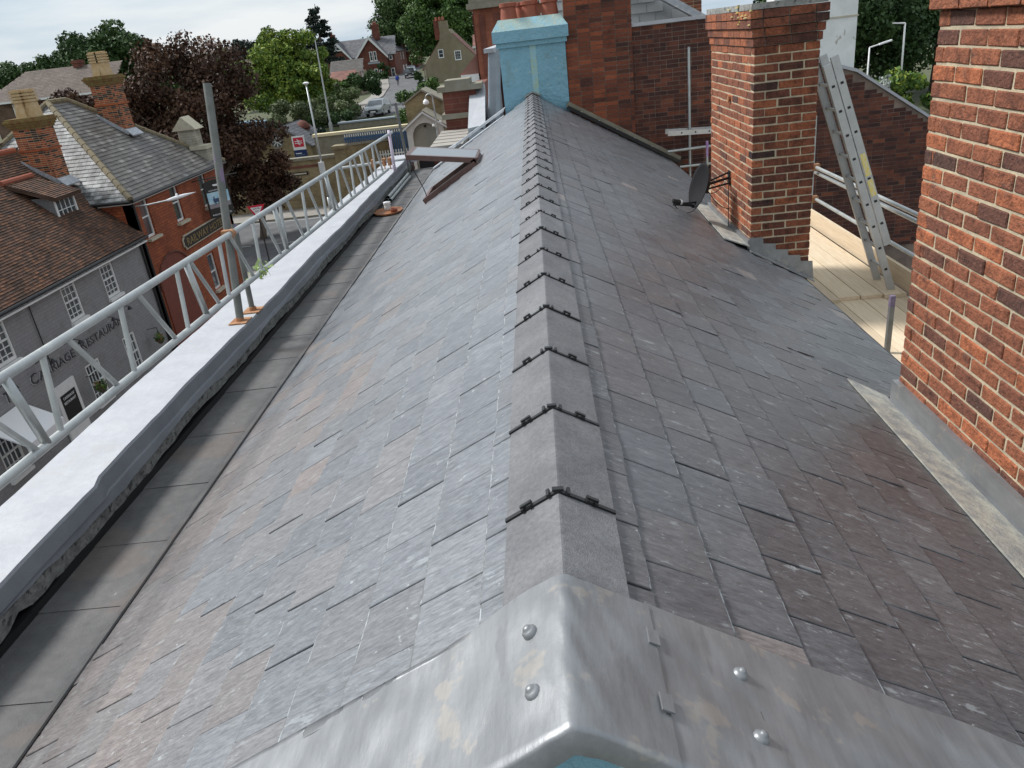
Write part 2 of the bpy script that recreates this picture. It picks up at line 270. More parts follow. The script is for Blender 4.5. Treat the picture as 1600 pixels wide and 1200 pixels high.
def tiled_roof(name, poly, u, mats, parent, tw, gauge, th=.02, proud=.012):
    """sheet under one roof plane plus every tile as real stepped geometry (joined)"""
    P = [Vector(p) for p in poly]; u = Vector(u).normalized(); n = (P[1] - P[0]).cross(P[2] - P[0]).normalized()
    if n.z < 0: n = -n
    v = n.cross(u).normalized()
    if v.z < 0: v = -v
    O = P[0]; Q = [((p - O).dot(u), (p - O).dot(v)) for p in P]
    mb = MB(); mb.prism([p - n * .01 for p in P], -n * .12, 0, .3)
    u0, u1 = min(q[0] for q in Q), max(q[0] for q in Q); v0, v1 = min(q[1] for q in Q), max(q[1] for q in Q)
    nr = int((v1 - v0) / gauge) + 1; nc = int((u1 - u0) / tw) + 2
    for r in range(nr):
        for c in range(nc):
            a = u0 + (c - .5 * (r % 2)) * tw; b = v0 + r * gauge
            if not inpoly((a + tw / 2, b + gauge * .5), Q): continue
            a0, a1 = max(a + .004, u0), min(a + tw - .004, u1); j = proud * (1 + .5 * random.random())
            pts = [O + u * x + v * y + n * z for x, y, z in ((a0, b, j), (a1, b, j), (a1, b + gauge * 1.02, .002), (a0, b + gauge * 1.02, .002), (a0, b, j - th), (a1, b, j - th))]
            mb.add(pts, [(0, 1, 2, 3) if u.cross(v).dot(n) > 0 else (3, 2, 1, 0), (4, 5, 1, 0), (0, 3, 4), (1, 5, 2)], 0)
    return part(name, mb, mats, parent, kind='stuff')
def wall(name, O, u, n, w, h, holes, m, parent, depth=.12, thick=.3):
    """wall w x h with real openings; holes (u0,u1,z0,z1) measured from O; reveals included"""
    O, u, n = Vector(O), Vector(u), Vector(n); z = Vector((0, 0, 1)); mb = MB()
    us = sorted({0, w} | {x for q in holes for x in q[:2]}); zs = sorted({0, h} | {x for q in holes for x in q[2:]})
    fl = u.cross(z).dot(n) > 0
    def q(a, b, c, d): mb.add([a, b, c, d], [(0, 1, 2, 3) if fl else (3, 2, 1, 0)], 0)
    for i in range(len(us) - 1):
        for k in range(len(zs) - 1):
            cu, cz = (us[i] + us[i + 1]) / 2, (zs[k] + zs[k + 1]) / 2
            if any(a < cu < b and c < cz < d for a, b, c, d in holes): continue
            q(O + u * us[i] + z * zs[k], O + u * us[i + 1] + z * zs[k], O + u * us[i + 1] + z * zs[k + 1], O + u * us[i] + z * zs[k + 1])
    for a, b, c, d in holes:
        A, B, C, D = [O + u * x + z * y for x, y in ((a, c), (b, c), (b, d), (a, d))]; k = -n * depth
        for p1, p2 in ((A, B), (B, C), (C, D), (D, A)): q(p1, p1 + k, p2 + k, p2)
    k = -n * thick; A, B, C, D = O, O + u * w, O + u * w + z * h, O + z * h
    for p1, p2 in ((A, B), (B, C), (C, D), (D, A)): q(p2, p2 + k, p1 + k, p1)
    return part(name, mb, m, parent)
def window(O, u, n, w, h, cols, rows, parent, m=None, sill=None, fr=.06, sash=True, depth=.1, sp=.12):
    """joinery in an opening whose lower left corner is O; frame part with a glass pane child"""
    O, u, n = Vector(O), Vector(u), Vector(n); z = Vector((0, 0, 1)); mb = MB(); m = m or m_wpaint; c0 = O - n * depth
    def bar(a, b, c, d, t0=-.01, t1=.04): mb.obox(c0 + u * (a + b) / 2 + z * (c + d) / 2 + n * (t0 + t1) / 2, u * (b - a) / 2, z * (d - c) / 2, n * (t1 - t0) / 2)
    bar(0, fr, 0, h); bar(w - fr, w, 0, h); bar(fr, w - fr, h - fr, h); bar(fr, w - fr, 0, fr * 1.3)
    if sash: bar(fr, w - fr, h / 2 - .025, h / 2 + .025, -.01, .05)
    for i in range(1, cols): x = fr + (w - 2 * fr) * i / cols; bar(x - .012, x + .012, fr, h - fr, -.005, .022)
    for i in range(1, rows):
        y = h * i / rows
        if not (sash and abs(y - h / 2) < .03): bar(fr, w - fr, y - .012, y + .012, -.005, .02)
    f = part('window', mb, m, parent)
    g = MB(); g.obox(c0 + u * w / 2 + z * h / 2 - n * .012, u * (w / 2 - .02), z * (h / 2 - .02), n * .006); part('pane', g, m_glass, f)
    if sill:
        sm = MB(); sm.obox(O + u * w / 2 - z * .06 + n * .05, u * (w / 2 + sp), z * .05, n * (sp + .01)); part('sill', sm, sill, f)
    return f
# ================================================================== setting: ground
def hgt(x, y):
    t = min(1, max(0, (y - 70.5) / 6)); t = t * t * (3 - 2 * t); k = min(1, max(0, (12 - x) / 14)); up = 5.0 * t * k
    r = max(0, y - 80) * .0115 * k if y < 150 else (.8 + (y - 150) * .02) * k
    return -10 + up + r
mb = MB(); xs = [-900, -300, -150, -90, -60, -45] + list(range(-40, 45, 5)) + [60, 100, 200, 900]; ys = [-300, -60, 0, 20, 40, 60, 68] + [70 + i for i in range(8)] + [80, 90, 100, 115, 130, 150, 180, 220, 300, 500, 900, 1500]
nx = len(xs); mb.add([(x, y, hgt(x, y)) for y in ys for x in xs], [(j * nx + i, j * nx + i + 1, (j + 1) * nx + i + 1, (j + 1) * nx + i) for j in range(len(ys) - 1) for i in range(nx - 1)])
struct('ground', mb, m_grass)
mb = MB(); mb.add([(-13.6, -40, -9.99), (-4.6, -40, -9.99), (-4.6, 43, -9.99), (-13.6, 43, -9.99)], [(0, 1, 2, 3)]); mb.add([(-60, 43, -9.99), (14, 43, -9.99), (14, 58.6, -9.99), (-60, 58.6, -9.99)], [(0, 1, 2, 3)])
struct('road', mb, m_asph)
mb = MB(); mb.add([(4.4, -40, -9.985), (40, -40, -9.985), (40, 70, -9.985), (4.4, 70, -9.985)], [(0, 1, 2, 3)]); struct('yard', mb, m_yard)
mb = MB()
for a, b in (((-16, -40, -10), (-13.6, 41.5, -9.87)), ((-4.6, -40, -10), (-2.9, 43, -9.87)), ((-60, 58.6, -10), (14, 62, -9.87)), ((-60, 40.2, -10), (-16, 43, -9.87))): mb.box(a, b)
struct('pavement', mb, m_pave)
mb = MB()
for a, b in (((-13.6, -40, -10), (-13.46, 41.5, -9.86)), ((-4.74, -40, -10), (-4.6, 43, -9.86)), ((-60, 58.46, -10), (14, 58.6, -9.86)), ((-60, 43, -10), (-16, 43.14, -9.86))): mb.box(a, b)
struct('kerb', mb, m_cope)
mb = MB()
for k in range(8):
    x = -13.2 + k * 1.1
    for yy in (42.4, 42.85): mb.add([(x, yy, -9.984), (x + .6, yy, -9.984), (x + .6, yy + .2, -9.984), (x, yy + .2, -9.984)], [(0, 1, 2, 3)])
for k in range(12):
    x = -48 + k * 5; mb.add([(x, 50.4, -9.984), (x + 3.2, 50.4, -9.984), (x + 3.2, 50.56, -9.984), (x, 50.56, -9.984)], [(0, 1, 2, 3)])
for k in range(8): y = -10 + k * 6; mb.add([(-9.1, y, -9.984), (-8.98, y, -9.984), (-8.98, y + 3, -9.984), (-9.1, y + 3, -9.984)], [(0, 1, 2, 3)])
mb.add([(-40, 57.9, -9.984), (8, 57.9, -9.984), (8, 58.0, -9.984), (-40, 58.0, -9.984)], [(0, 1, 2, 3)])
struct('road_marking', mb, m_rpaint)
mb = MB()                                                        # the hill road beyond the railway
pts = [(-15, 76), (-16, 90), (-17, 110), (-19.5, 130), (-23, 150), (-27, 175), (-30, 205)]
vs = []
for x, y in pts: vs += [(x - 3.2, y, hgt(x, y) + .03), (x + 3.2, y, hgt(x, y) + .03)]
mb.add(vs, [(2 * i, 2 * i + 1, 2 * i + 3, 2 * i + 2) for i in range(len(pts) - 1)]); struct('hill_road', mb, m_asph)
mb = MB(); vs = []
for x, y in pts: vs += [(x - 5.1, y, hgt(x, y) + .14), (x - 3.2, y, hgt(x, y) + .14), (x - 3.2, y, hgt(x, y))]
mb.add(vs, [f for i in range(len(pts) - 1) for f in ((3 * i, 3 * i + 1, 3 * i + 4, 3 * i + 3), (3 * i + 1, 3 * i + 2, 3 * i + 5, 3 * i + 4))]); struct('hill_pavement', mb, m_pave)
# ================================================================== the building under the camera
A30 = rad(30); CS, SN = math.cos(A30), math.sin(A30); T30 = math.tan(A30)
H = thing('terrace_building', 'near terrace building with slate pitched roof, concrete ridge tiles and white parapet', 'building', (0, 8, -10))
mb = MB(); mb.box((-2.9, .93, -10), (2.42, 15.3, -1.5)); part('wall', mb, m_white, H)
mb = MB(); mb.prism([(-2.4, .9, -1.42), (0, .9, -.04), (2.4, .9, -1.42)], (0, .06, 0)); mb.box((-2.4, .9, -3.5), (2.4, .96, -1.42)); part('gable_wall', mb, m_blue, H)
# --- slates
def slate_mesh(k, m):
    r = random.Random(k * 13 + 5); w, l, th = .2325 - (r.uniform(0, .002) if k % 2 else r.uniform(.003, .0065)), .262, .0065; mb = MB(); n = 6
    tail = [(-w / 2 + w * i / n, (r.uniform(-.0018, .0018) if 0 < i < n else r.uniform(-.001, .001))) for i in range(n + 1)]
    e = .0045
    inner = [(x * (1 - .014), y + e + r.uniform(-.001, .002)) for x, y in tail]
    top = [(x, y, th) for x, y in inner] + [(w / 2 * .986, l, th), (-w / 2 * .986, l, th)]
    vs = [(x, y, th - .002) for x, y in tail] + [(w / 2, l, th - .002), (-w / 2, l, th - .002)] + top + [(x, y, 0) for x, y in tail] + [(w / 2, l, 0), (-w / 2, l, 0)]
    N = n + 3; mb.add(vs, [tuple(range(N, 2 * N))], 0, .5)
    mb.add(vs, [(i, i + 1, N + i + 1, N + i) for i in range(n)], 1, .5); mb.add(vs, [(n, n + 1, N + n + 1, N + n), (n + 2, 0, N, N + n + 2)], 0, .5)
    mb.add(vs, [(2 * N + i, 2 * N + i + 1, i + 1, i) for i in range(n)], 1, .5); mb.add(vs, [(2 * N + n, 2 * N + n + 1, n + 1, n), (2 * N + n + 2, 2 * N, 0, n + 2)], 0, .5)
    # drop duplicated vertices blocks
    mb2 = MB(); mb2.v = vs; M = len(vs); mb2.f = [tuple(i % M for i in f) for f in mb.f]; mb2.m = mb.m; mb2.t = [0.0] * len(mb.f)
    return mb2.mesh('slate', [m, m_edge])
SMESH = {(m.name, k): slate_mesh(k, m) for m in (m_slate, m_heather, m_brown, m_slate_shade, m_mid) for k in range(7)}
def slopes(side):
    jobs = []; g = .19; pitch = .2345; ncol = int((15.05 - .98) / pitch)
    for r in range(13 if side < 0 else 15):
        s_tail = .225 + r * g
        if side < 0: s_tail = min(s_tail, 2.425)
        else: s_tail = min(s_tail, 2.885)
        for c in range(ncol + 1):
            y = .98 + (c + .5 * (r % 2)) * pitch + random.uniform(-.0022, .0022)
            x = s_tail * CS
            if y > 15.0 or x > (2.13 if side < 0 else 2.56): continue
            if side > 0 and ((x > 1.74 and 1.9 < y < 3.98) or (x > 2.13 and 7.4 < y < 9.3)): continue
            st = s_tail + random.uniform(-.002, .002)
            u = Vector((0, -1 if side < 0 else 1, 0)); v = Vector((-side * CS, 0, SN)); n = Vector((side * SN, 0, CS))
            lift = .0125 + max(0, random.gauss(0, .0022)) + (.006 if random.random() < .03 else 0); tl = math.atan2(lift - .001, .262); rz = random.gauss(0, .004)
            v2 = v * math.cos(tl) - n * math.sin(tl); n2 = n * math.cos(tl) + v * math.sin(tl); u2 = u * math.cos(rz) + v2 * math.sin(rz); v3 = n2.cross(u2)
            p = Vector((side * st * CS, y, -st * SN)) + n * (lift - .03)
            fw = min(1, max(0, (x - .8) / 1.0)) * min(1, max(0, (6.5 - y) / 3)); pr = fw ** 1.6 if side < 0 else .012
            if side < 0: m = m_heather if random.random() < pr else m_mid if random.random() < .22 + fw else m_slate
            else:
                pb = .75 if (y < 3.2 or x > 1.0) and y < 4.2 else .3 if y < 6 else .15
                m = m_heather if random.random() < pr else m_brown if random.random() < pb else m_slate_shade
            M = Matrix((u2, v3 * (.8 if r == 0 else 1), n2)).transposed().to_4x4(); M.translation = p
            jobs.append(((p - Vector((0, 0, 1))).length, M, m, random.randrange(7)))
    return jobs
for side, nm in ((-1, 'left'), (1, 'right')):
    mb = MB(); e = 2.13 if side < 0 else 2.5
    mb.prism([(0, .95, -.032), (side * e, .95, -.032 - e * T30), (side * e, .95, -.12 - e * T30), (0, .95, -.12)], (0, 14.2, 0))
    deck = part('roof_slope', mb, m_felt_shade, H); deck['label'] = ('blue grey slate slope above the parapet gutter' if side < 0 else 'slate slope coloured darker for shade, running down to the brick chimneys')
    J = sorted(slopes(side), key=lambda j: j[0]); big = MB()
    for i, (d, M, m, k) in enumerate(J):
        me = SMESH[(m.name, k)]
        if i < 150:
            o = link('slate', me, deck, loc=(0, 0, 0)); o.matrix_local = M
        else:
            t = 1.02 + .96 * random.random(); off = len(big.v); big.v += [tuple(M @ v.co) for v in me.vertices]; mi0 = (m_slate, m_heather, m_brown, m_slate_shade, m_mid).index(m)
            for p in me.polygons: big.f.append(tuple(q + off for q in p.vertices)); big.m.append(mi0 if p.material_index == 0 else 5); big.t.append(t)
    part('slates_further_up', big, [m_slate, m_heather, m_brown, m_slate_shade, m_mid, m_edge], deck, kind='stuff')
# --- ridge tiles
def vsec(wing, th, z0=0.0, n=4):
    """cross section of an angle ridge: list of (x,z) outer then inner"""
    o = [(-wing * CS, z0 - wing * SN), (-.005, z0 - .0042), (0, z0 - .0022), (.005, z0 - .0042), (wing * CS, z0 - wing * SN)]
    return o + [(wing * CS - th * SN, z0 - wing * SN - th), (0, z0 - th * 1.15), (-wing * CS + th * SN, z0 - wing * SN - th)]
sec = vsec(.152, .017); ry = 1.115; rl = .455
mb = MB(); mb.prism([(x, 0, z) for x, z in sec], (0, rl - .004, 0)); rme = mb.mesh('ridge_tile', m_ridge)
for p_ in rme.attributes['tint'].data: p_.value = 0
mb = MB(); mb.prism([(x, .1, z) for x, z in sec], (0, rl - .104, 0)); rme0 = mb.mesh('ridge_tile', m_ridge)
for p_ in rme0.attributes['tint'].data: p_.value = 0
jm = MB(); s2 = vsec(.156, .02, .0055); jm.prism([(x, -.0085, z) for x, z in s2], (0, .013, 0))
for sx in (-1, 1):
    cx, cz = sx * .088 * CS, -.088 * SN; u = Vector((sx * CS, 0, -SN)); n = Vector((sx * SN, 0, CS)); c = Vector((cx, 0, cz))
    jm.obox(c + n * .007 + u * -.011, u * .004, (0, .013, 0), n * .004); jm.obox(c + n * .007 + u * .011, u * .004, (0, .013, 0), n * .004); jm.obox(c + n * .012, u * .015, (0, .005, 0), n * .003)
    jm.obox(Vector((sx * .022, 0, -.010)) + n * .005, u * .004, (0, .014, 0), n * .004)
jm.obox((0, 0, .004), (.014, 0, 0), (0, .007, 0), (0, 0, .003)); jme = jm.mesh('joint_clip', m_black)
for k in range(31):
    y = ry + k * rl
    if y > 14.9: break
    o = link('ridge_tile', rme if k else rme0, H); o.location = Vector((random.uniform(-.0015, .0015), y, random.uniform(-.0015, .0015))) - H.location
    if y > 1.3: c = link('joint_clip', jme, o, loc=(0, 0, .0006))
    o.rotation_euler = (0, random.gauss(0, .004), random.gauss(0, .0015))
mb = MB(); mb.prism([(x * 1.15, 14.93, z + .03) for x, z in sec], (0, .35, 0)); part('ridge_mortar', mb, m_mortar, H)
# --- lead saddle at the near end
def sheet(name, x0, x1, y0, y1, m, off, seed, nx=200, ny=26, drip=True, parent=None):
    r = random.Random(seed); mb = MB(); ph = [r.uniform(0, 6) for _ in range(8)]
    def P(i, j):
        x = x0 + (x1 - x0) * i / nx; y = y0 + (y1 - y0) * j / ny
        rr = .007; z = -T30 * (math.sqrt(x * x + rr * rr) - rr * .75) - .016 * min(1, max(0, (abs(x) - .05) / .22))
        edge = min(1, (j / ny) * 4) * min(1, (1 - j / ny) * 5)
        wv = (.0016 * math.sin(19 * x + 7 * y + ph[0]) + .0013 * math.sin(31 * y + 11 * x + ph[1]) + .0009 * math.sin(47 * x - 23 * y + ph[2]) + .0006 * math.sin(80 * x + 40 * y + ph[3])) * (.25 + edge)
        wv += .0022 * math.exp(-((x + .12) ** 2 + (y - 1.0) ** 2) / .004) - .0028 * math.exp(-((x - .06) ** 2 + (y - 1.12) ** 2) / .003) - .003 * math.exp(-((x + .33) ** 2 + (y - 1.06) ** 2) / .002) + .0015 * math.sin(150 * x + 60 * y) * math.exp(-(x / .06) ** 2)
        if j == ny: y += .004 * math.sin(23 * x + ph[4]) - .10 * max(0, -x - .1) * (x < 0)
        if j == 0: y += .006 * math.sin(17 * x + ph[5])
        return Vector((x, y, z + off + wv))
    V = [[P(i, j) for i in range(nx + 1)] for j in range(ny + 1)]
    rows = V[:]
    if drip: rows = [[v + Vector((0, -.012 + .004 * math.sin(20 * v.x), -.05)) for v in V[0]], [v + Vector((0, -.005, -.006)) for v in V[0]]] + V
    n = nx + 1; mb.add([v for row in rows for v in row], [(j * n + i, j * n + i + 1, (j + 1) * n + i + 1, (j + 1) * n + i) for j in range(len(rows) - 1) for i in range(nx)])
    o = part(name, mb, m, parent or H, smooth=True); return o
sd1 = sheet('lead_saddle', -1.7, .168, .865, 1.243, m_lead, .016, 3); sd1['label'] = 'dressed lead saddle folded over the ridge end'
sd2 = sheet('lead_sheet', .160, 1.9, .875, 1.262, m_lead, .011, 8); 
for bx, by in ((-.068, 1.12), (-.062, .97), (.33, 1.15), (.33, 1.0)):
    mb = MB(); z = -T30 * abs(bx) + (.0125 - .016 * min(1, max(0, (abs(bx) - .05) / .22)) + .002 - (.005 if bx > 0 else 0) + .003); n = Vector((math.copysign(SN, bx), 0, CS)); a = n.orthogonal().normalized(); b = n.cross(a); c = Vector((bx, by, z)); N = 12; vs = []; prof = [(.0165, 0), (.0155, .007), (.011, .012), (.0085, .0125), (.0075, .0165), (.0035, .019)]
    for r_, h_ in prof: vs += [c + n * h_ + a * r_ * math.cos(6.2832 * i / N) + b * r_ * math.sin(6.2832 * i / N) for i in range(N)]
    mb.add(vs, [(j * N + i, j * N + (i + 1) % N, (j + 1) * N + (i + 1) % N, (j + 1) * N + i) for j in range(len(prof) - 1) for i in range(N)] + [tuple(range(len(vs) - N, len(vs)))]); part('fixing_dot', mb, m_lead, sd1 if bx < 0 else sd2, smooth=True)
for cy in (1.15, .99):
    mb = MB(); x = .152; mb.obox((x + .012, cy, -T30 * x + .0075), (.012 * CS, 0, -.012 * SN), (0, .02, 0), (SN * .002, 0, CS * .002)); part('welt_clip', mb, m_lead, sd2)
# --- far end kerbs
mb = MB(); P0, P1 = Vector((.62, 15.0, -.30)), Vector((2.66, 15.0, -1.50)); d = (P1 - P0) / 2; mb.obox((P0 + P1) / 2 + Vector((0, .03, .04)), d, (0, .055, 0), Vector((SN, 0, CS)) * .05); part('timber_kerb', mb, m_cope, H)
mb = MB(); mb.obox((P0 + P1) / 2 + Vector((0, -.06, -.005)), d, (0, .035, 0), Vector((SN, 0, CS)) * .03)
part('black_flashing', mb, m_black, H)
for k in range(6):
    mb = MB(); c = P0 + (P1 - P0) * (.12 + k * .155) + Vector((0, -.085, .035)); mb.lathe(c, [(.014, -.006), (.014, .004), (.006, .008)], 8); part('fixing_screw', mb, m_galv, H)
mb = MB(); pl_ = [(-.56, 15.12, -.24), (-1.55, 15.35, -.80), (-1.95, 15.5, -.985), (-2.5, 15.6, -1.02)]
for a, b in zip(pl_, pl_[1:]):
    a, b = Vector(a), Vector(b); mb.obox((a + b) / 2, (b - a) / 2 * 1.02, (0, .07, 0), (.02, 0, .035))
part('lead_capped_kerb', mb, m_leadlt, H)
mb = MB(); a, b = Vector((-.56, 14.98, -.34)), Vector((-2.0, 14.98, -1.14)); mb.obox((a + b) / 2, (b - a) / 2, (0, .12, 0), (-SN * .012, 0, CS * .012)); part('lead_soaker', mb, m_leadlt, H)
# --- parapet, gutter
mb = MB(); N = 150; ya, yb = -.6, 15.9; prof = []
for i in range(N + 1):
    y = ya + (yb - ya) * i / N; w = .006 * math.sin(2.1 * y) + .004 * math.sin(7.3 * y + 1) + random.uniform(-.002, .002); k = 1 if y < 3.55 else 0
    zt = -.952 + .004 * math.sin(1.7 * y) + random.uniform(-.0015, .0015)
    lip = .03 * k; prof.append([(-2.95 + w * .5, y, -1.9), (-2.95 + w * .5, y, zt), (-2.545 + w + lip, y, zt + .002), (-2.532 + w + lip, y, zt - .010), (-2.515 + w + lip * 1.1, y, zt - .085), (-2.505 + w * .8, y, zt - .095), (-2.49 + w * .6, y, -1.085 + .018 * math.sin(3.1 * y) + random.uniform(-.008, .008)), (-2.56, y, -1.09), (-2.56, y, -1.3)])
n = len(prof[0]); vs = [p for r_ in prof for p in r_]; fs = []; ms = []
for i in range(N):
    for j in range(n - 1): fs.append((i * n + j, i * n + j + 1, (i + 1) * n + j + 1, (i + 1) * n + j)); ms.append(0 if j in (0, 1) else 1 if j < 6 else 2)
mb.v = vs; mb.f = [f[::-1] for f in fs] + [tuple(range(n)), tuple(range(N * n + n - 1, N * n - 1, -1))]; mb.m = ms + [0, 0]; mb.t = [1.5] * len(mb.f)
par = part('parapet', mb, [m_white, m_greyp, m_felt_shade], H)  # black on the recess faces puts the gap's shade into the colour
mb = MB(); vs = []; N = 190
for i in range(N + 1):
    y = ya + (yb - ya) * i / N; zb = -1.168 + .02 * math.sin(2.3 * y) * math.sin(.9 * y + 1) + random.uniform(-.008, .006); xo = -2.505 + random.uniform(-.006, .01)
    if 2.62 < y < 2.75: zb += .03
    vs += [(-2.6, y, -1.06), (xo - .012, y, -1.066), (xo, y, -1.095), (xo - .004, y, zb), (-2.6, y, zb + .008)]
mb.add(vs, [(i * 5 + j, (i + 1) * 5 + j, (i + 1) * 5 + j + 1, i * 5 + j + 1) for i in range(N) for j in range(4)]); part('bed_mortar', mb, m_bed, par)
mb = MB(); mb.box((-2.56, ya, -1.24), (-2.497, yb, -1.178)); part('black_gap_upstand', mb, m_black, par)  # black upstand strip added to turn the shadow gap under the mortar black
seam = [-.6, .4, 1.2, 2.22, 2.78, 3.29, 3.86, 4.5, 5.21, 5.8, 6.34, 6.85, 7.36, 7.9, 8.45, 9.05, 9.6, 10.2, 10.8, 11.4, 12.0, 12.6, 13.3, 14.0, 14.8, 15.6]
for a, b in zip(seam, seam[1:]):
    mb = MB(); dz = random.uniform(0, .003); mb.prism([(-2.62, a, -1.226), (-2.62, b + .05, -1.230), (-2.03, b + .05, -1.216), (-2.03, a, -1.212)], (0, 0, .006 + dz * .3)); part('gutter_sheet', mb, m_gutter, H)
mb = MB(); mb.obox((-2.075, 8, -1.204), (.05 * CS, 0, .05 * SN), (0, 7.2, 0), (-.004 * SN, 0, .004)); part('gutter_upstand', mb, m_gutter, H)
mb = MB(); mb.box((2.42, .93, -1.62), (2.55, 15.0, -1.5)); part('eaves_fascia', mb, m_black, H)
# --- roof hatch on the left slope
HT = thing('roof_hatch', 'open brown framed roof window propped up from the slates', 'roof window', (-1.15, 10.5, -.66))
vL = Vector((CS, 0, SN)); nL = Vector((-SN, 0, CS))
def lp(s, y, h=0): return Vector((-s * CS, y, -s * SN)) + nL * h
mb = MB(); mb.obox(lp(1.34, 10.22, .0), vL * .42, (0, .035, 0), nL * .05); mb.obox(lp(1.34, 10.98, .0), vL * .42, (0, .035, 0), nL * .05); mb.obox(lp(1.74, 10.6, .0), vL * .035, (0, .41, 0), nL * .045); mb.obox(lp(.93, 10.6, .01), vL * .035, (0, .41, 0), nL * .06); part('frame', mb, m_brown_al, HT)
mb = MB(); a, b = Vector((-.79, 0, -.415)), Vector((-1.69, 0, -.285)); du = (b - a) / 2; mid = (a + b) / 2; nn = Vector((-du.z, 0, du.x)).normalized(); nn = nn if nn.z > 0 else -nn
for yy in (10.22, 10.98): mb.obox(mid + Vector((0, yy, 0)), du, (0, .03, 0), nn * .032)
mb.obox(b + Vector((.02, 10.6, 0)), du.normalized() * .03, (0, .35, 0), nn * .03); mb.obox(a + Vector((-.02, 10.6, 0)), du.normalized() * .03, (0, .35, 0), nn * .03); lid = part('lid', mb, m_brown_al, HT)
mb = MB(); mb.obox(mid + Vector((0, 10.6, 0)) + nn * .02, du * .96, (0, .35, 0), nn * .012); part('pane', mb, mat('hatch_glass', (.2, .22, .235), rough=.32), lid)
mb = MB(); mb.path([Vector((-1.66, 10.25, -.31)) + Vector((.30 * math.sin(t * 1.5708) ** 1.6 * 0.55, 0, -.60 * t)) for t in [i / 8 for i in range(9)]], .006, 5); part('stay_cord', mb, m_black, HT)
# ================================================================== chimneys
def rough_brick(l, d, h, k):
    bm = bmesh.new(); bmesh.ops.create_cube(bm, size=1); r = random.Random(k)
    for v in bm.verts: v.co = Vector((v.co.x * l, v.co.y * d, v.co.z * h)) + Vector([r.uniform(-.0025, .0025) for _ in range(3)])
    bmesh.ops.bevel(bm, geom=bm.edges[:], offset=.005, segments=1, affect='EDGES')
    me = bpy.data.meshes.new('brick'); bm.to_mesh(me); bm.free(); me.attributes.new('tint', 'FLOAT', 'FACE'); return me
BM = {}
def bmesh_for(m, ln, k):
    key = (m.name, ln, k)
    if key not in BM: me = rough_brick({'s': .2135, 'h': .101}[ln], .1025, .0632, k); me.materials.append(m); BM[key] = me
    return BM[key]
def courses(x0, x1, y0, y1, z0, z1, faces):
    """bonded brick positions: (centre, axis, length, face)"""
    out = []; j = .01; hb = .1025; nz = int(round((z1 - z0) / .075))
    for c in range(nz):
        z = z0 + .0375 + c * .075; odd = c % 2
        for fc in faces:
            ax = 1 if 'x' in fc else 0; a, b = (y0, y1) if ax else (x0, x1)
            if ax and odd: a += (hb + j) if '-y' in faces else 0
            if (not ax) and not odd: a += (hb + j) if '-x' in faces else 0; b -= 0
            p = a
            first = (odd == 0) and ax == 1 and '-y' not in faces
            while p < b - .03:
                ln = .215 if not first else .1025
                first = False
                ln = min(ln, b - p)
                if b - p - ln < .05: ln = b - p
                cpos = {'-x': (x0 + hb / 2, p + ln / 2, z), '-y': (p + ln / 2, y0 + hb / 2, z), '+x': (x1 - hb / 2, p + ln / 2, z), '+y': (p + ln / 2, y1 - hb / 2, z)}[fc]
                out.append((Vector(cpos), ax, ln, fc)); p += ln + j
    return out
def brick_stack(root, x0, x1, y0, y1, z0, z1, faces, m, mort, key, lim=300, mfun=None):
    mb = MB(); q = .0055; mb.box((x0 + q, y0 + q, z0), (x1 - q, y1 - q, z1 - .005)); core = part('mortar_core', mb, mort, root)
    L_ = sorted(courses(x0, x1, y0, y1, z0, z1, faces), key=key); big = MB()
    for i, (c, ax, ln, fc) in enumerate(L_):
        mm = mfun(fc) if mfun else m; me = bmesh_for(mm, 'h' if ln < .15 else 's', random.randrange(5)); base = .1025 if ln < .15 else .215
        M = Matrix.Translation(c + Vector([random.gauss(0, .0012) for _ in range(3)])) @ Matrix.Rotation(math.pi / 2 * ax + random.gauss(0, .004), 4, 'Z') @ Matrix.Rotation(random.gauss(0, .006), 4, 'Y') @ Matrix.Diagonal((ln / base, 1, 1, 1))
        if i < lim: o = link('brick', me, core, loc=(0, 0, 0)); o.matrix_local = M
        else:
            t = 1.02 + .96 * random.random(); off = len(big.v); big.v += [tuple(M @ v.co) for v in me.vertices]; mi = 0 if mm is m else 1
            for p in me.polygons: big.f.append(tuple(a + off for a in p.vertices)); big.m.append(mi); big.t.append(t)
    if big.f: part('brickwork', big, [m, mfun('-y') if mfun else m], core, kind='stuff')
    return core
N1 = thing('brick_chimney', 'broad red brick chimney with cream pointing at the roof edge beside the dusty lead gutter', 'chimney', (2.2, 3, -1.5))
brick_stack(N1, 1.87, 2.55, 2.1, 3.86, -1.5, .90, ('-x', '-y', '+y'), m_brick, m_brickm, lambda q: (0 if q[3] == '-x' else 1, -q[0].y))
mb = MB(); 
for c, ax, ln, fc in courses(1.835, 2.585, 2.065, 3.895, .90, 1.05, ('-x', '-y', '+y')): mb.obox(c, (.051 if ax else ln / 2, 0, 0), (0, ln / 2 if ax else .051, 0), (0, 0, .0325))
mb.box((1.845, 2.075, .9), (2.575, 3.885, 1.045)); part('corbel_course', mb, m_brick, N1, kind='stuff')
mb = MB(); mb.box((1.838, 2.0, -1.16), (1.872, 3.875, -.93)); mb.obox((1.815, 2.94, -1.046), (.03, 0, -.006), (0, .935, 0), (.002, 0, .006)); part('lead_upstand', mb, m_lead, N1)
mb = MB(); mb.prism([(1.60, 1.9, -1.6 * T30 - .012), (1.84, 1.9, -1.06), (1.84, 3.92, -1.062), (1.64, 3.98, -1.64 * T30 - .012)], (0, 0, .012)); part('lead_gutter', mb, m_leaddust, N1)
N2 = thing('brick_chimney', 'tall square red brick chimney carrying the dark satellite dish', 'chimney', (2.3, 8.3, -1.6))
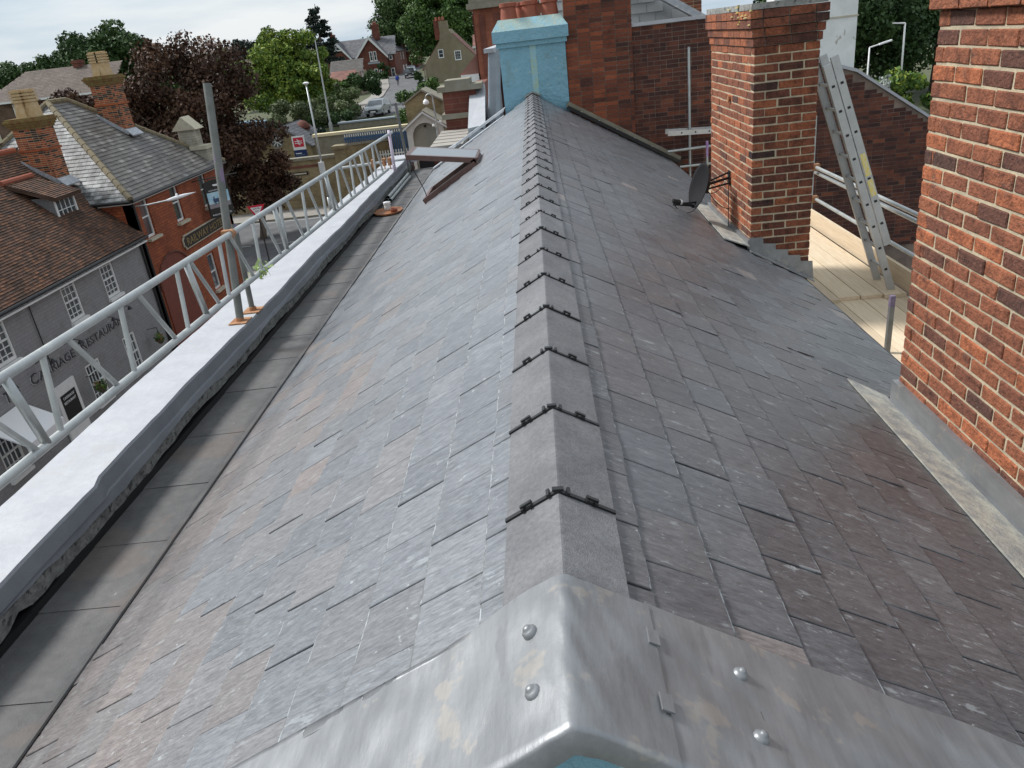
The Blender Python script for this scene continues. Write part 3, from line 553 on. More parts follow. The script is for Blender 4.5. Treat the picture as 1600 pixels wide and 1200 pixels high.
brick_stack(N2, 2.0, 2.575, 7.45, 9.22, -1.575, .675, ('-x', '-y'), m_brick, m_brickm, lambda q: (0 if q[3] == '-y' else 1, -q[0].z), mfun=lambda f: m_brick_shade if f == '-y' else m_brick)
mb = MB()
for k, (z, e) in enumerate(((.675, .014), (.75, .03), (.825, .05), (.90, .05))):
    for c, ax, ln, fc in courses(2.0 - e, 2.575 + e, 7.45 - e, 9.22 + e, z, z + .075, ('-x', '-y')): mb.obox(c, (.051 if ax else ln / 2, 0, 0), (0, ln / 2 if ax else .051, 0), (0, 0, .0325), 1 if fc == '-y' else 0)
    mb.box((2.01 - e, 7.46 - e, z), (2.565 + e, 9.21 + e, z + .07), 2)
part('corbel_course', mb, [m_brick, m_brick_shade, m_mortard], N2, kind='stuff')
mb = MB(); mb.prism([(1.96, 7.41, .975), (2.61, 7.41, .975), (2.61, 9.26, .975), (1.96, 9.26, .975)], (0, 0, .05))
for k in range(40): p = Vector((random.choice([1.955, random.uniform(1.96, 2.2)]), random.uniform(7.4, 8.2), random.uniform(.84, 1.02))); mb.lathe(p, [(random.uniform(.01, .035), 0), (.012, .012)], 7, 1)
part('mortar_flaunching', mb, [m_mortar, mat('yellow_lichen', (.45, .33, .06), (.3, .3, .2), rough=.95, scale=30)], N2)
mb = MB(); mb.box((1.975, 7.44, -1.3), (2.004, 9.3, -1.06)); part('lead_upstand', mb, m_lead, N2)
mb = MB(); mb.prism([(1.74, 7.4, -1.74 * T30 - .008), (1.985, 7.4, -1.985 * T30 + .03), (1.985, 9.3, -1.985 * T30 + .03), (1.80, 9.3, -1.8 * T30 - .008)], (0, 0, .012)); part('lead_gutter', mb, m_leaddust, N2)
for k in range(5):
    x = 1.99 + k * .122; zt = -x * T30 + .115 - (k % 1) * .01; mb = MB(); mb.prism([(x, 7.447, zt), (x + .132, 7.447, zt - .012), (x + .150, 7.442, -(x + .15) * T30 - .01), (x, 7.442, -x * T30 - .01)], (0, -.006, 0)); part('step_flashing', mb, m_lead, N2)
mb = MB(); mb.obox((2.29, 7.385, -2.29 * T30 + .0), (.31, 0, -.31 * T30), (0, .065, 0), (SN * .006, 0, CS * .006)); part('lead_apron', mb, m_lead, N2)
mb = MB(); mb.lathe((1.997, 8.33, .18), [(.035, -.02), (.03, 0), (.012, .003)], 8, ax='x'); part('wall_bolt', mb, m_rust, N2)
# blue chimney
N3 = thing('rendered_chimney', 'sky blue rendered chimney stack at the far end of the ridge with terracotta pots', 'chimney', (.06, 15.5, -.5))
mb = MB(); n = 14; x0, x1 = -.53, .665
for f_ in (0, 1):
    pass
mb.box((x0, 15.1, -1.6), (x1, 15.95, .9)); part('stack', mb, m_blue, N3)
mb = MB(); mb.box((.02, 15.094, -.3), (.13, 15.1, .9)); part('lichen_streak', mb, m_stain, N3)
mb = MB(); mb.box((x0 - .045, 15.05, .80), (x1 + .03, 16.0, .885)); mb.box((x0 - .10, 15.0, .885), (x1 + .065, 16.05, 1.075)); part('moulded_band', mb, m_blue, N3)
mb = MB(); a = [(x0 - .10, 15.0), (x1 + .065, 15.0), (x1 + .065, 16.05), (x0 - .10, 16.05)]; b = [(x0 + .03, 15.13), (x1 - .06, 15.13), (x1 - .06, 15.92), (x0 + .03, 15.92)]
mb.add([(*p, 1.075) for p in a] + [(*p, 1.26) for p in b], [(i, (i + 1) % 4, 4 + (i + 1) % 4, 4 + i) for i in range(4)] + [(4, 5, 6, 7)]); part('weathered_top', mb, mat('worn_blue_render', (.30, .52, .60), (.42, .5, .42), rough=.85, scale=6, bump=1, bscale=24, speck=[((.6, .52, .36), 9, .62, (1, 1, 1), .6)]), N3)
for px_, py_, r_ in ((-.30, 15.3, .15), (-.06, 15.62, .12), (.08, 15.34, .15), (.44, 15.3, .15)):
    mb = MB(); mb.lathe((px_, py_, 1.24), [(r_ * 1.02, 0), (r_, .05), (r_ * .86, .22), (r_ * 1.02, .225), (r_ * 1.04, .285), (r_ * .85, .29), (r_ * .8, .2)], 20); autosmooth(part('chimney_pot', mb, m_terra, N3), 35)
# ================================================================== neighbour's brick gable wall
PW = thing('gable_end_wall', 'dark sooty brick wall of the next house behind the chimneys', 'wall', (4, 15.4, -10))
prof = [(1.80, .9), (3.7, .9), (4.35, .25), (5.16, -.03), (5.9, -.28), (7.16, -1.14), (9.4, -2.75)]
def topz(x):
    for (a, za), (b, zb) in zip(prof, prof[1:]):
        if a <= x <= b: return za + (zb - za) * (x - a) / (b - a)
    return -9
mb = MB(); mb.prism([(.6, 15.21, -10)] + [(9.4, 15.21, -10)] + [(x, 15.21, z) for x, z in prof[::-1]] + [(.6, 15.21, .9)], (0, .3, 0)); part('mortar_core', mb, mat('sooty_joint', (.26, .2, .16), (.12, .085, .07), rough=.95, scale=2), PW)
big = MB(); z = -3.6; c = 0
while z < .86:
    x = .68 - (.1125 if c % 2 else 0)
    while x < 9.3:
        ln = .215 if random.random() < .75 else .1025
        if z + .07 < min(topz(max(x, 1.8)), topz(max(1.8, min(9.4, x + ln)))) and x > .6:
            big.obox((x + ln / 2, 15.21, z + .0325), (ln / 2, 0, 0), (0, .004 + random.uniform(0, .004), 0), (0, 0, .0325), 0)
        x += ln + .01
    z += .075; c += 1
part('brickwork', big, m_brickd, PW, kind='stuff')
mb = MB()
for (a, za), (b, zb) in list(zip(prof, prof[1:]))[:1] + list(zip(prof, prof[1:]))[3:]:
    A, B = Vector((a, 15.35, za + .035)), Vector((b, 15.35, zb + .035)); mb.obox((A + B) / 2, (B - A) / 2, (0, .19, 0), (0, 0, .028))
part('coping', mb, m_white, PW)
ST = thing('brick_stack', 'orange red brick stack rising beside the blue chimney', 'chimney', (1.26, 15.3, -1.5))
mb = MB(); mb.box((.68, 15.13, -2), (1.855, 15.6, 2.3)); part('mortar_core', mb, m_mortard, ST)
big = MB()
for c, ax, ln, fc in courses(.672, 1.862, 15.122, 15.6, -1.8, 2.2, ('-y',)): big.obox(c, (ln / 2, 0, 0), (0, .051, 0), (0, 0, .0325), 0, min(1, max(0, .62 + random.gauss(0, .25) - .25 * (c.x > 1.6))))
part('brickwork', big, mat('orange_brick', None, (.45, .42, .4), rough=.9, scale=4, lo=.5, hi=.75, stops=[(0, (.05, .022, .018)), (.35, (.13, .04, .022)), (.7, (.21, .058, .028)), (1, (.29, .08, .034))], bump=.8, bscale=55), ST, kind='stuff')
mb = MB(); mb.box((1.78, 15.10, -2), (1.98, 15.12, .3)); 
WR = thing('white_rendered_stack', 'flaking white rendered chimney breast rising above the dark brick wall', 'chimney', (5.2, 15.5, -.2))
mb = MB(); mb.box((4.4, 15.26, -.6), (5.87, 15.75, .66)); mb.box((4.38, 15.24, .66), (5.885, 15.77, .685), 1); mb.box((4.4, 15.26, .685), (5.87, 15.75, 2.0)); part('stack', mb, [mat('flaking_white_render', (.78, .79, .78), (.66, .68, .66), rough=.8, scale=3, bump=.6, bscale=30, speck=[((.35, .32, .24), 7, .62, (1, 1, .6), .8)]), m_stone], WR)
# ================================================================== satellite dish on the chimney
SD = thing('satellite_dish', 'dark grey oval satellite dish bolted to the tall chimney', 'satellite dish', (1.98, 8.25, -.7))
c = Vector((1.70, 8.2, -.645)); ax = Vector((-.92, -.2, .30)).normalized(); a = ax.cross(Vector((0, 0, 1))).normalized(); b = a.cross(ax).normalized()
mb = MB(); vs = []; R_, N = 8, 28
for th_ in (0, -.006):
    for k in range(R_ + 1):
        for i in range(N): t = 6.2832 * i / N; r_ = k / R_; vs.append(c + a * .20 * r_ * math.cos(t) + b * .235 * r_ * math.sin(t) + ax * (.055 * r_ * r_ + th_))
o2 = (R_ + 1) * N; fs = []
for k in range(R_):
    for i in range(N): q = (k * N + i, k * N + (i + 1) % N, (k + 1) * N + (i + 1) % N, (k + 1) * N + i); fs += [q, tuple(x + o2 for x in q[::-1])]
for i in range(N): q = R_ * N + i, R_ * N + (i + 1) % N; fs.append((q[0], q[1], q[1] + o2, q[0] + o2))
mb.add(vs, fs); part('reflector', mb, m_dish, SD, smooth=True)
br = c - ax * .03; lowb = c - b * .21 + ax * .05; lnb = c + ax * .26 - b * .20
mb = MB(); mb.tube(c - b * .16 - ax * .01, lnb - b * .03, .011, n=8); mb.tube(lowb, lnb - b * .03, .013, n=8); part('feed_arm', mb, m_black, SD)
mb = MB(); mb.tube(lnb + ax * .03, lnb - ax * .055, .022, .026, 12); mb.tube(lnb - b * .045, lnb + b * .02, .018, n=10); f_ = part('receiver', mb, m_black, SD)
mb = MB(); mb.tube(lnb - ax * .055, lnb - ax * .075, .029, .024, 12); part('receiver_cap', mb, m_cwhite, f_)
wp = Vector((2.0, 8.3, -.60)); mb = MB(); mb.obox(wp - Vector((.008, 0, 0)), (.008, 0, 0), (0, .04, 0), (0, 0, .07)); mb.tube(wp, br + b * .02, .014, n=8); mb.tube(wp + Vector((0, .03, .05)), br + b * .05, .01, n=8); mb.tube(wp + Vector((0, -.03, -.05)), br - b * .03, .01, n=8); mb.obox(br, a * .05, b * .06, ax * .02); part('wall_bracket', mb, m_black, SD)
mb = MB()
def sag(p, q, dip, n=10): p, q = Vector(p), Vector(q); return [p.lerp(q, i / n) + Vector((0, 0, -dip * 4 * (i / n) * (1 - i / n))) for i in range(n + 1)]
mb.path(sag(lnb - b * .04, c - b * .16 - ax * .02, .10), .0045, 5); part('cable', mb, m_black, SD); mb = MB(); mb.path(sag(br, wp + Vector((-.01, -.04, -.32)), .06), .0045, 5); part('cable', mb, m_black, SD); mb = MB(); mb.path(sag(wp + Vector((-.012, 0, -.05)), (1.93, 8.05, -1.06), .08), .0045, 5); part('cable', mb, m_black, SD); mb = MB(); mb.path(sag(br - b * .04, wp + Vector((-.01, .02, .02)), .09), .0045, 5); part('cable', mb, m_black, SD)
# ================================================================== scaffold on the right
SC = thing('scaffold_platform', 'boarded scaffold platform with steel tubes behind the square chimney', 'scaffold', (3.3, 9, -10))
ZB = -1.9
for k, x in enumerate((2.60, 2.83, 3.06, 3.29, 3.52)):
    mb = MB(); e = random.uniform(-.05, .05); mb.box((x, 7.86 + e * (k > 0), ZB - .038), (x + .222, 15.0, ZB + random.uniform(-.003, .003))); part('board', mb, m_board, SC)
    mb = MB(); mb.box((x + .02, 4.2, ZB - .078), (x + .242, 8.1, ZB - .040)); part('board', mb, m_board, SC)
mb = MB(); mb.box((3.79, 6.2, ZB - .02), (3.828, 15.0, ZB + .20)); part('toe_board', mb, m_board, SC)
def tubep(p, q, m=m_galv, r=.0242, parent=SC, name='tube'):
    mb = MB(); p, q = Vector(p), Vector(q); d = (q - p).normalized(); mb.tube(p, q, r, n=14, cap=False); mb.tube(p, q, r * .86, n=14, cap=False, mi=1); o = part(name, mb, [m, m_black], parent); autosmooth(o, 50); return o
for p, q in (((3.9, 7.95, -1.15), (3.9, 15.1, -1.15)), ((3.95, 5.5, -1.25), (3.95, 15.1, -1.25)), ((3.92, 5.0, -1.60), (3.92, 15.1, -1.60)), ((3.86, 11.25, -10), (3.86, 11.25, -.45)), ((3.9, 7.15, -10), (3.9, 7.15, -1.5)), ((3.86, 15.05, -10), (3.86, 15.05, -1.0)), ((2.82, 14.88, -10), (2.82, 14.88, .48)), ((2.72, 11.25, -10), (2.72, 11.25, -1.98)), ((2.97, 6.45, -10), (2.97, 6.45, -1.98)), ((2.4, 14.83, -1.27), (4.2, 14.83, -1.22)), ((2.62, 14.83, -1.57), (4.2, 14.83, -1.55)),
    ((2.56, 7.95, ZB - .11), (4.1, 7.95, ZB - .11)), ((2.56, 11.3, ZB - .07), (4.1, 11.3, ZB - .07)), ((2.56, 14.6, ZB - .07), (4.1, 14.6, ZB - .07)), ((2.56, 5.2, ZB - .11), (4.1, 5.2, ZB - .11))): tubep(p, q)
mb = MB(); mb.box((2.95, 6.43, ZB - .04), (2.99, 6.47, -1.50), 1); mb.box((2.9495, 6.4295, -1.50), (2.9905, 6.4705, -1.40)); part('purple_upright', mb, [mat('dull_purple', (.13, .09, .17), (.2, .17, .22), rough=.7, scale=14), m_tubeold], SC)
mb = MB(); mb.tube((3.08, 14.6, -1.85), (3.08, 14.6, -1.40), .024, n=10, mi=1); mb.tube((3.08, 14.6, -1.40), (3.08, 14.6, -1.12), .0245, n=10); part('purple_upright', mb, [m_purple, m_galv], SC)
for yy, zz in ((11.25, -1.15), (11.25, -1.6)): mb = MB(); mb.box((3.83, yy - .045, zz - .045), (3.95, yy + .045, zz + .045)); part('coupler', mb, m_rust, SC)
def ladder(root, foot, top, wdir, width, stile=(.03, .075), hole=True, rungs=None):
    foot, top, w = Vector(foot), Vector(top), Vector(wdir).normalized(); d = (top - foot); Ln = d.length; d = d / Ln; n = w.cross(d).normalized()
    for s in (0, 1):
        mb = MB(); c = foot + w * (s * width) + d * Ln / 2; mb.obox(c, w * stile[0] / 2, n * stile[1] / 2, d * Ln / 2); st = part('stile', mb, m_alu, root)
        if hole:
            mb = MB(); k = .25
            while k < Ln - .1:
                for sg in (-1, 1): mb.obox(foot + w * (s * width + sg * (stile[0] / 2 + .0008)) + d * k, w * .001, n * .015, d * .012)
                k += .25
            part('rung_end', mb, m_black, st)
    k = .25
    while k < Ln - .1:
        mb = MB(); mb.tube(foot + d * k, foot + d * k + w * width, .0145, n=8); part('rung', mb, m_alu, root); k += .25
    return d, n
LD = thing('extension_ladder', 'aluminium extension ladder leaning on the square brick chimney', 'ladder', (3.62, 8.15, -1.9))
f0, t0 = Vector((3.65, 7.99, ZB)), Vector((2.83, 7.99, .42))
d, n = ladder(LD, f0, t0, (0, 1, 0), .36)
off = -n * .085 if (n.x > 0) else n * .085
ladder(LD, f0 - off + d * .50, t0 - off + d * .05, (0, 1, 0), .31)
for k, (h_, mm) in enumerate(((1.30, m_yellow), (1.05, m_yellow))):
    mb = MB(); mb.obox(f0 - off + d * (h_ + .1) + Vector((0, -.018, 0)), (0, .0012, 0), n * .026, d * (.12 if k == 0 else .09)); part('safety_label', mb, mm, LD)
L2 = thing('ladder_section', 'short aluminium ladder lying flat across scaffold tubes by the dark wall', 'ladder', (2.8, 14.8, -1.0))
ladder(L2, (2.38, 14.62, -.92), (4.0, 14.70, -1.0), (0, 1, .0), .3, stile=(.03, .085))
# ================================================================== scaffold beam on the parapet
BE = thing('lattice_beam', 'long galvanised lattice beam running along above the white parapet', 'scaffold beam', (-2.72, 9, -.95))
def bt(y): return Vector((-2.53, y, -.138 - .0136 * y))
def bb(y): return Vector((-2.53, y, -.524 - .0225 * y))
tubep(bt(1.5), bt(14.15), parent=BE, name='top_chord'); tubep(bb(1.5), bb(13.2), parent=BE, name='bottom_chord')
k = 0; y = 1.871
while y < 13.0:
    mb = MB(); mb.tube(bt(y + .04), bb(y - .04), .0165, n=8); part('upright', mb, m_galv, BE)
    mb = MB(); mb.tube(bt(y + .26), bb(y + .56), .0155, n=8); part('brace', mb, m_galv, BE); y += .796
for y in (3.18, 5.23, 7.28, 9.3, 11.36):
    mb = MB(); mb.tube(bt(y + .02) + Vector((.0, 0, 0)), bb(y + .12), .0235, n=12); part('spigot', mb, m_galv, BE, smooth=True)
mb = MB(); y = 6.16; mb.lathe(bt(y), [(.034, -.03), (.034, .03)], 14, ax='y'); mb.box((-2.60, y - .03, bt(y).z - .04), (-2.54, y + .03, bt(y).z + .03)); part('coupler', mb, m_rust, BE)
GP = thing('scaffold_standard', 'leaning grey steel tube with purple smears standing on the parapet', 'scaffold tube', (-2.61, 6.1, -.95))
tubep((-2.615, 6.09, -.945), (-2.535, 6.46, .91), m_tubeold, .032, GP, 'tube')
mb = MB(); mb.box((-2.69, 6.01, -.951), (-2.54, 6.17, -.943)); mb.lathe((-2.615, 6.09, -.943), [(.034, 0), (.03, .03)], 12); part('base_plate', mb, m_rust, GP)
G2 = thing('scaffold_standard', 'short green stained steel post on the parapet beside the tall leaning tube', 'scaffold tube', (-2.595, 6.36, -.95))
tubep((-2.600, 6.36, -.945), (-2.60, 6.44, -.20), m_tubeold, .0235, G2, 'tube')
mb = MB(); mb.box((-2.67, 6.28, -.9505), (-2.52, 6.44, -.9425)); mb.lathe((-2.595, 6.36, -.9425), [(.034, 0), (.03, .03)], 12); part('base_plate', mb, m_rust, G2)
G3 = thing('scaffold_standard', 'dark steel tube rising from the gutter beside the bundle of tubes', 'scaffold tube', (-2.42, 14.7, -1.22))
tubep((-2.42, 14.72, -1.225), (-2.42, 14.35, .12), m_tubeold, .025, G3, 'tube')
G4 = thing('scaffold_putlog', 'horizontal steel tube with couplers crossing the parapet', 'scaffold tube', (-3, 14.2, -.95))
tubep((-3.75, 14.25, -.86), (-2.25, 14.3, -.82), m_galv, .0242, G4, 'tube')
for x in (-2.98, -2.78, -2.68):
    mb = MB(); mb.box((x - .03, 14.22, -.90), (x + .03, 14.32, -.77)); mb.tube((x, 14.2, -.80), (x + .02, 14.18, -.97), .012, n=6); part('coupler', mb, m_rust, G4)
for k, (dx, dz) in enumerate(((0, 0), (.055, .0), (.028, .05))):
    mb = MB(); p, q = Vector((-2.46 + dx, 12.35, -1.182 + dz)), Vector((-2.46 + dx, 14.6, -1.182 + dz)); mb.tube(p, q, .0242, n=12, cap=False); mb.tube(p, q, .02, n=12, cap=False, mi=1)
    o = solo('loose_tube', mb, [m_galv, m_black], ('galvanised tube lying in the gutter against the parapet face', 'galvanised tube lying in the gutter on the slate side of the bundle', 'galvanised tube resting on top of two others in the gutter')[k], 'scaffold tube', p, group='bundle of tubes in the gutter'); autosmooth(o, 50)
EP = thing('end_post', 'white and purple smeared post closing the far end of the lattice beam', 'scaffold tube', (-2.53, 13.82, -.95))
mb = MB(); mb.tube((-2.53, 13.82, -.95), (-2.52, 13.82, -.26), .026, n=12); part('tube', mb, mat('purple_smeared_white', (.62, .55, .64), (.5, .4, .52), rough=.6, scale=6), EP, smooth=True)
mb = MB(); r = random.Random(5)
for k in range(26):
    p = bb(6.57) + Vector((r.gauss(0, .02), r.gauss(0, .09), r.gauss(.015, .03))); d = Vector((r.gauss(0, 1), r.gauss(0, 1), r.gauss(-.6, 1))).normalized(); u = d.orthogonal().normalized()
    q = p + d * r.uniform(.04, .09); mid = (p + q) / 2 + u * .03; w = d.cross(u) * r.uniform(.008, .014)
    mb.add([p - w, p + w, mid + w, mid - w, q + w, q - w], [(0, 1, 2, 3), (3, 2, 4, 5)])
solo('safety_tape', mb, m_hivis, 'knotted lime green tape tied to the lower beam tube', 'tape', bb(6.57))
# tray with glasses
TR = thing('wooden_tray', 'oval brown wooden tray lying in the gutter', 'tray', (-2.3, 11.5, -1.215))
mb = MB(); vs = []; N = 24
for r_, h_ in ((.9, 0), (1, .012), (1.03, .035), (.97, .035), (.92, .016)):
    vs += [(-2.3 + .21 * r_ * math.cos(6.2832 * i / N), 11.5 + .27 * r_ * math.sin(6.2832 * i / N), -1.214 + h_) for i in range(N)]
mb.add(vs, [(j * N + i, j * N + (i + 1) % N, (j + 1) * N + (i + 1) % N, (j + 1) * N + i) for j in range(4) for i in range(N)] + [tuple(range(4 * N, 5 * N)), tuple(range(N - 1, -1, -1))]); part('tray_body', mb, m_tray, TR, smooth=False)
mb = MB(); mb.lathe((-2.32, 11.6, -1.198), [(.045, 0), (.05, .02), (.05, .09), (.044, .095)], 14); o = solo('glass_jar', mb, m_glassc, 'glass jar with white lid standing on the brown tray', 'jar', (-2.32, 11.6, -1.198), True)
mb = MB(); mb.lathe((-2.32, 11.6, -1.103), [(.056, 0), (.056, .03), (.05, .034)], 14); l_ = link('lid', mb.mesh('lid', m_cwhite), o); l_.location = -o.location
mb = MB(); mb.lathe((-2.2, 11.45, -1.198), [(.05, 0), (.055, .05), (.052, .05), (.046, .006)], 14); solo('glass_bowl', mb, m_terra, 'small amber bowl standing on the brown tray', 'bowl', (-2.2, 11.45, -1.198), True)
# ================================================================== grey painted restaurant
UY, NX = Vector((0, 1, 0)), Vector((1, 0, 0))
GR = thing('restaurant_building', 'grey painted restaurant with white sash windows and brown tiled roof', 'building', (-16, 22, -10))
y0 = 4.0
holes = []; spec = []
for a, b, z0, z1, sl in ((20.0, 20.9, -6.15, -4.85, 0), (23.88, 24.76, -6.16, -4.82, 0), (26.40, 27.28, -6.14, -4.80, 0), (17.2, 18.1, -6.15, -4.85, 0), (26.35, 27.25, -9.15, -7.68, 1), (23.72, 24.62, -9.15, -7.68, 1), (18.75, 19.65, -9.15, -7.68, 1)):
    holes.append((a - y0, b - y0, z0 + 10, z1 + 10)); spec.append((a, z0, b - a, z1 - z0, sl))
wall('wall', (-16, y0, -10), UY, NX, 29.72 - y0, 5.3, holes, m_greybrick, GR)
for a, z0, w, h, sl in spec: window((-16, a, z0), UY, NX, w, h, 3 if sl == 0 else 4, 6 if sl == 0 else 4, GR, fr=.075, sash=True, sill=m_wpaint, depth=.06, sp=.05)
mb = MB(); mb.box((-24, y0, -10), (-16.3, 29.7, -4.7)); part('rear_wall', mb, m_greybrick, GR)
tiled_roof('roof_tiles', [(-15.78, y0, -4.62), (-15.78, 29.85, -4.62), (-20, 30.4, -.95), (-20, y0, -.95)], (0, 1, 0), m_tile, GR, .17, .105, .02, .02)
tiled_roof('roof_tiles', [(-20, y0, -.95), (-20, 30.4, -.95), (-24.3, 30.4, -4.6), (-24.3, y0, -4.6)], (0, 1, 0), m_tile, GR, .3, .3)
mb = MB()
for k in range(int((30.3 - y0) / .45)): mb.tube((-20, y0 + k * .45, -.98), (-20, y0 + k * .45 + .44, -.98), .13, n=10)
part('ridge_tile', mb, m_terra, GR, kind='stuff')
mb = MB(); mb.box((-15.9, y0, -4.86), (-15.72, 29.75, -4.80), 1); mb.tube((-15.70, y0, -4.68), (-15.70, 29.8, -4.68), .06, n=10, mi=0); mb.box((-16.0, y0, -4.85), (-15.9, 29.75, -4.66), 1); part('gutter', mb, [m_black, m_wpaint], GR)
DK = mat('sign_letters_grey', (.05, .05, .055), rough=.5); LT = mat('sign_letters_highlight', (.62, .62, .62), rough=.5)  # pale offset letters paint whitish highlights along the dark ones
for t_, a, b, hh in (('T', 19.72, 19.98, .34), ('HE', 20.04, 20.42, .27), ('C', 21.0, 21.33, .34), ('ARRIAGE', 21.40, 23.42, .27), ('R', 23.86, 24.16, .34), ('ESTAURANT', 24.24, 27.02, .27)):
    lettering(t_, .4, (-15.985, a - .02, -7.17), UY, NX, LT, GR, .006, width=b - a, h=hh, name='lettering'); lettering(t_, .4, (-15.965, a, -7.15), UY, NX, DK, GR, .012, width=b - a, h=hh)
for y in (19.6, 21.5, 23.1, 25.3, 26.5):
    mb = MB(); mb.path([(-16, y, -6.62), (-15.7, y, -6.45), (-15.45, y, -6.5)], .012, 6); mb.lathe((-15.42, y, -6.62), [(.09, 0), (.03, .12)], 10); part('sign_lamp', mb, m_black, GR)
mb = MB(); mb.box((-15.97, 21.70, -9.6), (-15.9, 22.85, -7.62)); part('menu_frame', mb, m_wpaint, GR)
mb = MB(); mb.box((-15.9, 21.86, -9.0), (-15.88, 22.68, -7.95)); mn = part('menu_board', mb, m_signblk, GR)
lettering('CARRIAGE', .12, (-15.878, 21.95, -8.12), UY, NX, m_cwhite, mn, .002, width=.62); lettering('RESTAURANT', .12, (-15.878, 21.93, -8.28), UY, NX, m_cwhite, mn, .002, width=.66)
mb = MB()
for k in range(5): mb.prism([(-15.89, 21.72 + k * .225, -9.6), (-15.89, 21.92 + k * .225, -9.6), (-15.89, 21.92 + k * .225, -9.78), (-15.89, 21.82 + k * .225, -9.9), (-15.89, 21.72 + k * .225, -9.78)], (.02, 0, 0))
part('scalloped_trim', mb, m_wpaint, GR)
mb = MB(); mb.prism([(-15.98, 18.5, -7.35), (-14.9, 18.5, -7.95), (-14.9, 20.3, -7.95), (-15.98, 20.3, -7.35)], (0, 0, -.05)); mb.box((-14.93, 18.5, -8.2), (-14.88, 20.3, -7.95)); part('awning', mb, m_cwhite, GR)
mb = MB(); mb.tube((-15.95, 22.1, -6.9), (-15.95, 22.1, -4.9), .018, n=6); mb.tube((-15.94, 29.55, -10), (-15.94, 29.55, -4.75), .05, n=8); part('downpipe', mb, m_black, GR)
# dormer
DF = -17.42; mb = MB(); mb.prism([(DF, 27.35, -3.55), (DF, 27.35, -2.50), (-18.45, 27.35, -2.50)], (0, .06, 0)); part('dormer_cheek', mb, m_lead, GR); mb = MB(); mb.prism([(DF, 28.62, -3.55), (DF, 28.62, -2.50), (-18.45, 28.62, -2.50)], (0, .06, 0)); part('dormer_cheek', mb, m_lead, GR)
window((DF, 27.36, -3.52), UY, NX, 1.3, 1.02, 4, 2, GR, sash=False, depth=.0, fr=.08)
tiled_roof('dormer_tiles', [(DF + .25, 27.15, -2.52), (DF + .25, 28.9, -2.52), (-18.95, 28.9, -1.85), (-18.95, 27.15, -1.85)], (0, 1, 0), m_tile, GR, .17, .12, .02, .02)
mb = MB(); mb.tube((-18.9, 27.1, -1.84), (-18.9, 28.95, -1.84), .11, n=8); part('dormer_ridge', mb, m_terra, GR)
mb = MB(); mb.prism([(DF + .02, 27.2, -3.55), (DF + .02, 28.85, -3.55), (DF + .32, 28.95, -3.80), (DF + .32, 27.1, -3.80)], (0, 0, .03)); part('lead_apron', mb, m_leadlt, GR)
def pub_chimney(name, label, cx, cy, zb, ztop, w, d, pots, m):
    t = thing(name, label, 'chimney', (cx, cy, zb)); h = ztop - zb; mb = MB(); mb.box((cx - w / 2, cy - d / 2, zb - .8), (cx + w / 2, cy + d / 2, ztop - .30)); part('stack', mb, m, t)
    big = MB(); q = .004
    for c, ax, ln, fc in courses(cx - w / 2 - q, cx + w / 2 + q, cy - d / 2 - q, cy + d / 2 + q, zb - .3, ztop - .32, ('-y',)): big.obox(c, (ln / 2, 0, 0), (0, .051, 0), (0, 0, .031))
    for c, ax, ln, fc in courses(cx - w / 2 - q, cx + w / 2 + q, cy - d / 2 - q, cy + d / 2 + q, zb - .3, ztop - .32, ('+x',)): big.obox(c, (.051, 0, 0), (0, ln / 2, 0), (0, 0, .031))
    part('brickwork', big, m_brick2, t, kind='stuff')
    mb = MB(); e = .05; mb.box((cx - w / 2 - e, cy - d / 2 - e, zb + h * .40), (cx + w / 2 + e, cy + d / 2 + e, zb + h * .40 + .08)); part('string_course', mb, m_brick2, t)
    mb = MB()
    for k in range(4): e = .05 + .045 * k; mb.box((cx - w / 2 - e, cy - d / 2 - e, ztop - .38 + k * .085), (cx + w / 2 + e, cy + d / 2 + e, ztop - .297 + k * .085))
    mb.prism([(cx - w / 2 - .12, cy - d / 2 - .12, ztop - .04), (cx + w / 2 + .12, cy - d / 2 - .12, ztop - .04), (cx + w / 2 + .12, cy + d / 2 + .12, ztop - .04), (cx - w / 2 - .12, cy + d / 2 + .12, ztop - .04)], (0, 0, .06)); part('corbelled_cap', mb, mat('mossy_corbel', (.16, .07, .03), (.2, .16, .05), rough=.95, scale=7), t)
    for px_, py_ in pots:
        mb = MB(); x, y = cx + px_, cy + py_; s = .16
        def ring(s0, s1, z0, z1): mb.add([(x + a * s0, y + b * s0, z0) for a, b in ((-1, -1), (1, -1), (1, 1), (-1, 1))] + [(x + a * s1, y + b * s1, z1) for a, b in ((-1, -1), (1, -1), (1, 1), (-1, 1))], [(i, (i + 1) % 4, 4 + (i + 1) % 4, 4 + i) for i in range(4)] + [(4, 5, 6, 7), (3, 2, 1, 0)], 0, .5)
        ring(.20, .155, ztop + .02, ztop + .55)
        for k in range(4): ring(.20, .20, ztop + .55 + k * .11, ztop + .62 + k * .11); ring(.15, .15, ztop + .62 + k * .11, ztop + .66 + k * .11)
        part('chimney_pot', mb, m_buff, t)
    mb = MB(); mb.prism([(cx - w / 2 - .06, cy - d / 2 - .03, zb + .40 + .10), (cx + w / 2 + .12, cy - d / 2 - .03, zb - .42 + .10), (cx + w / 2 + .12, cy - d / 2 - .03, zb - .60 + .1), (cx - w / 2 - .06, cy - d / 2 - .03, zb + .22 + .1)], (0, -.03, 0)); mb.prism([(cx + w / 2 + .005, cy - d / 2 - .05, zb - .30), (cx + w / 2 + .30, cy - d / 2 - .05, zb - .58), (cx + w / 2 + .30, cy + d / 2 + .05, zb - .58), (cx + w / 2 + .005, cy + d / 2 + .05, zb - .30)], (.02, 0, .05)); part('lead_flashing', mb, m_leadlt, t)
    return t
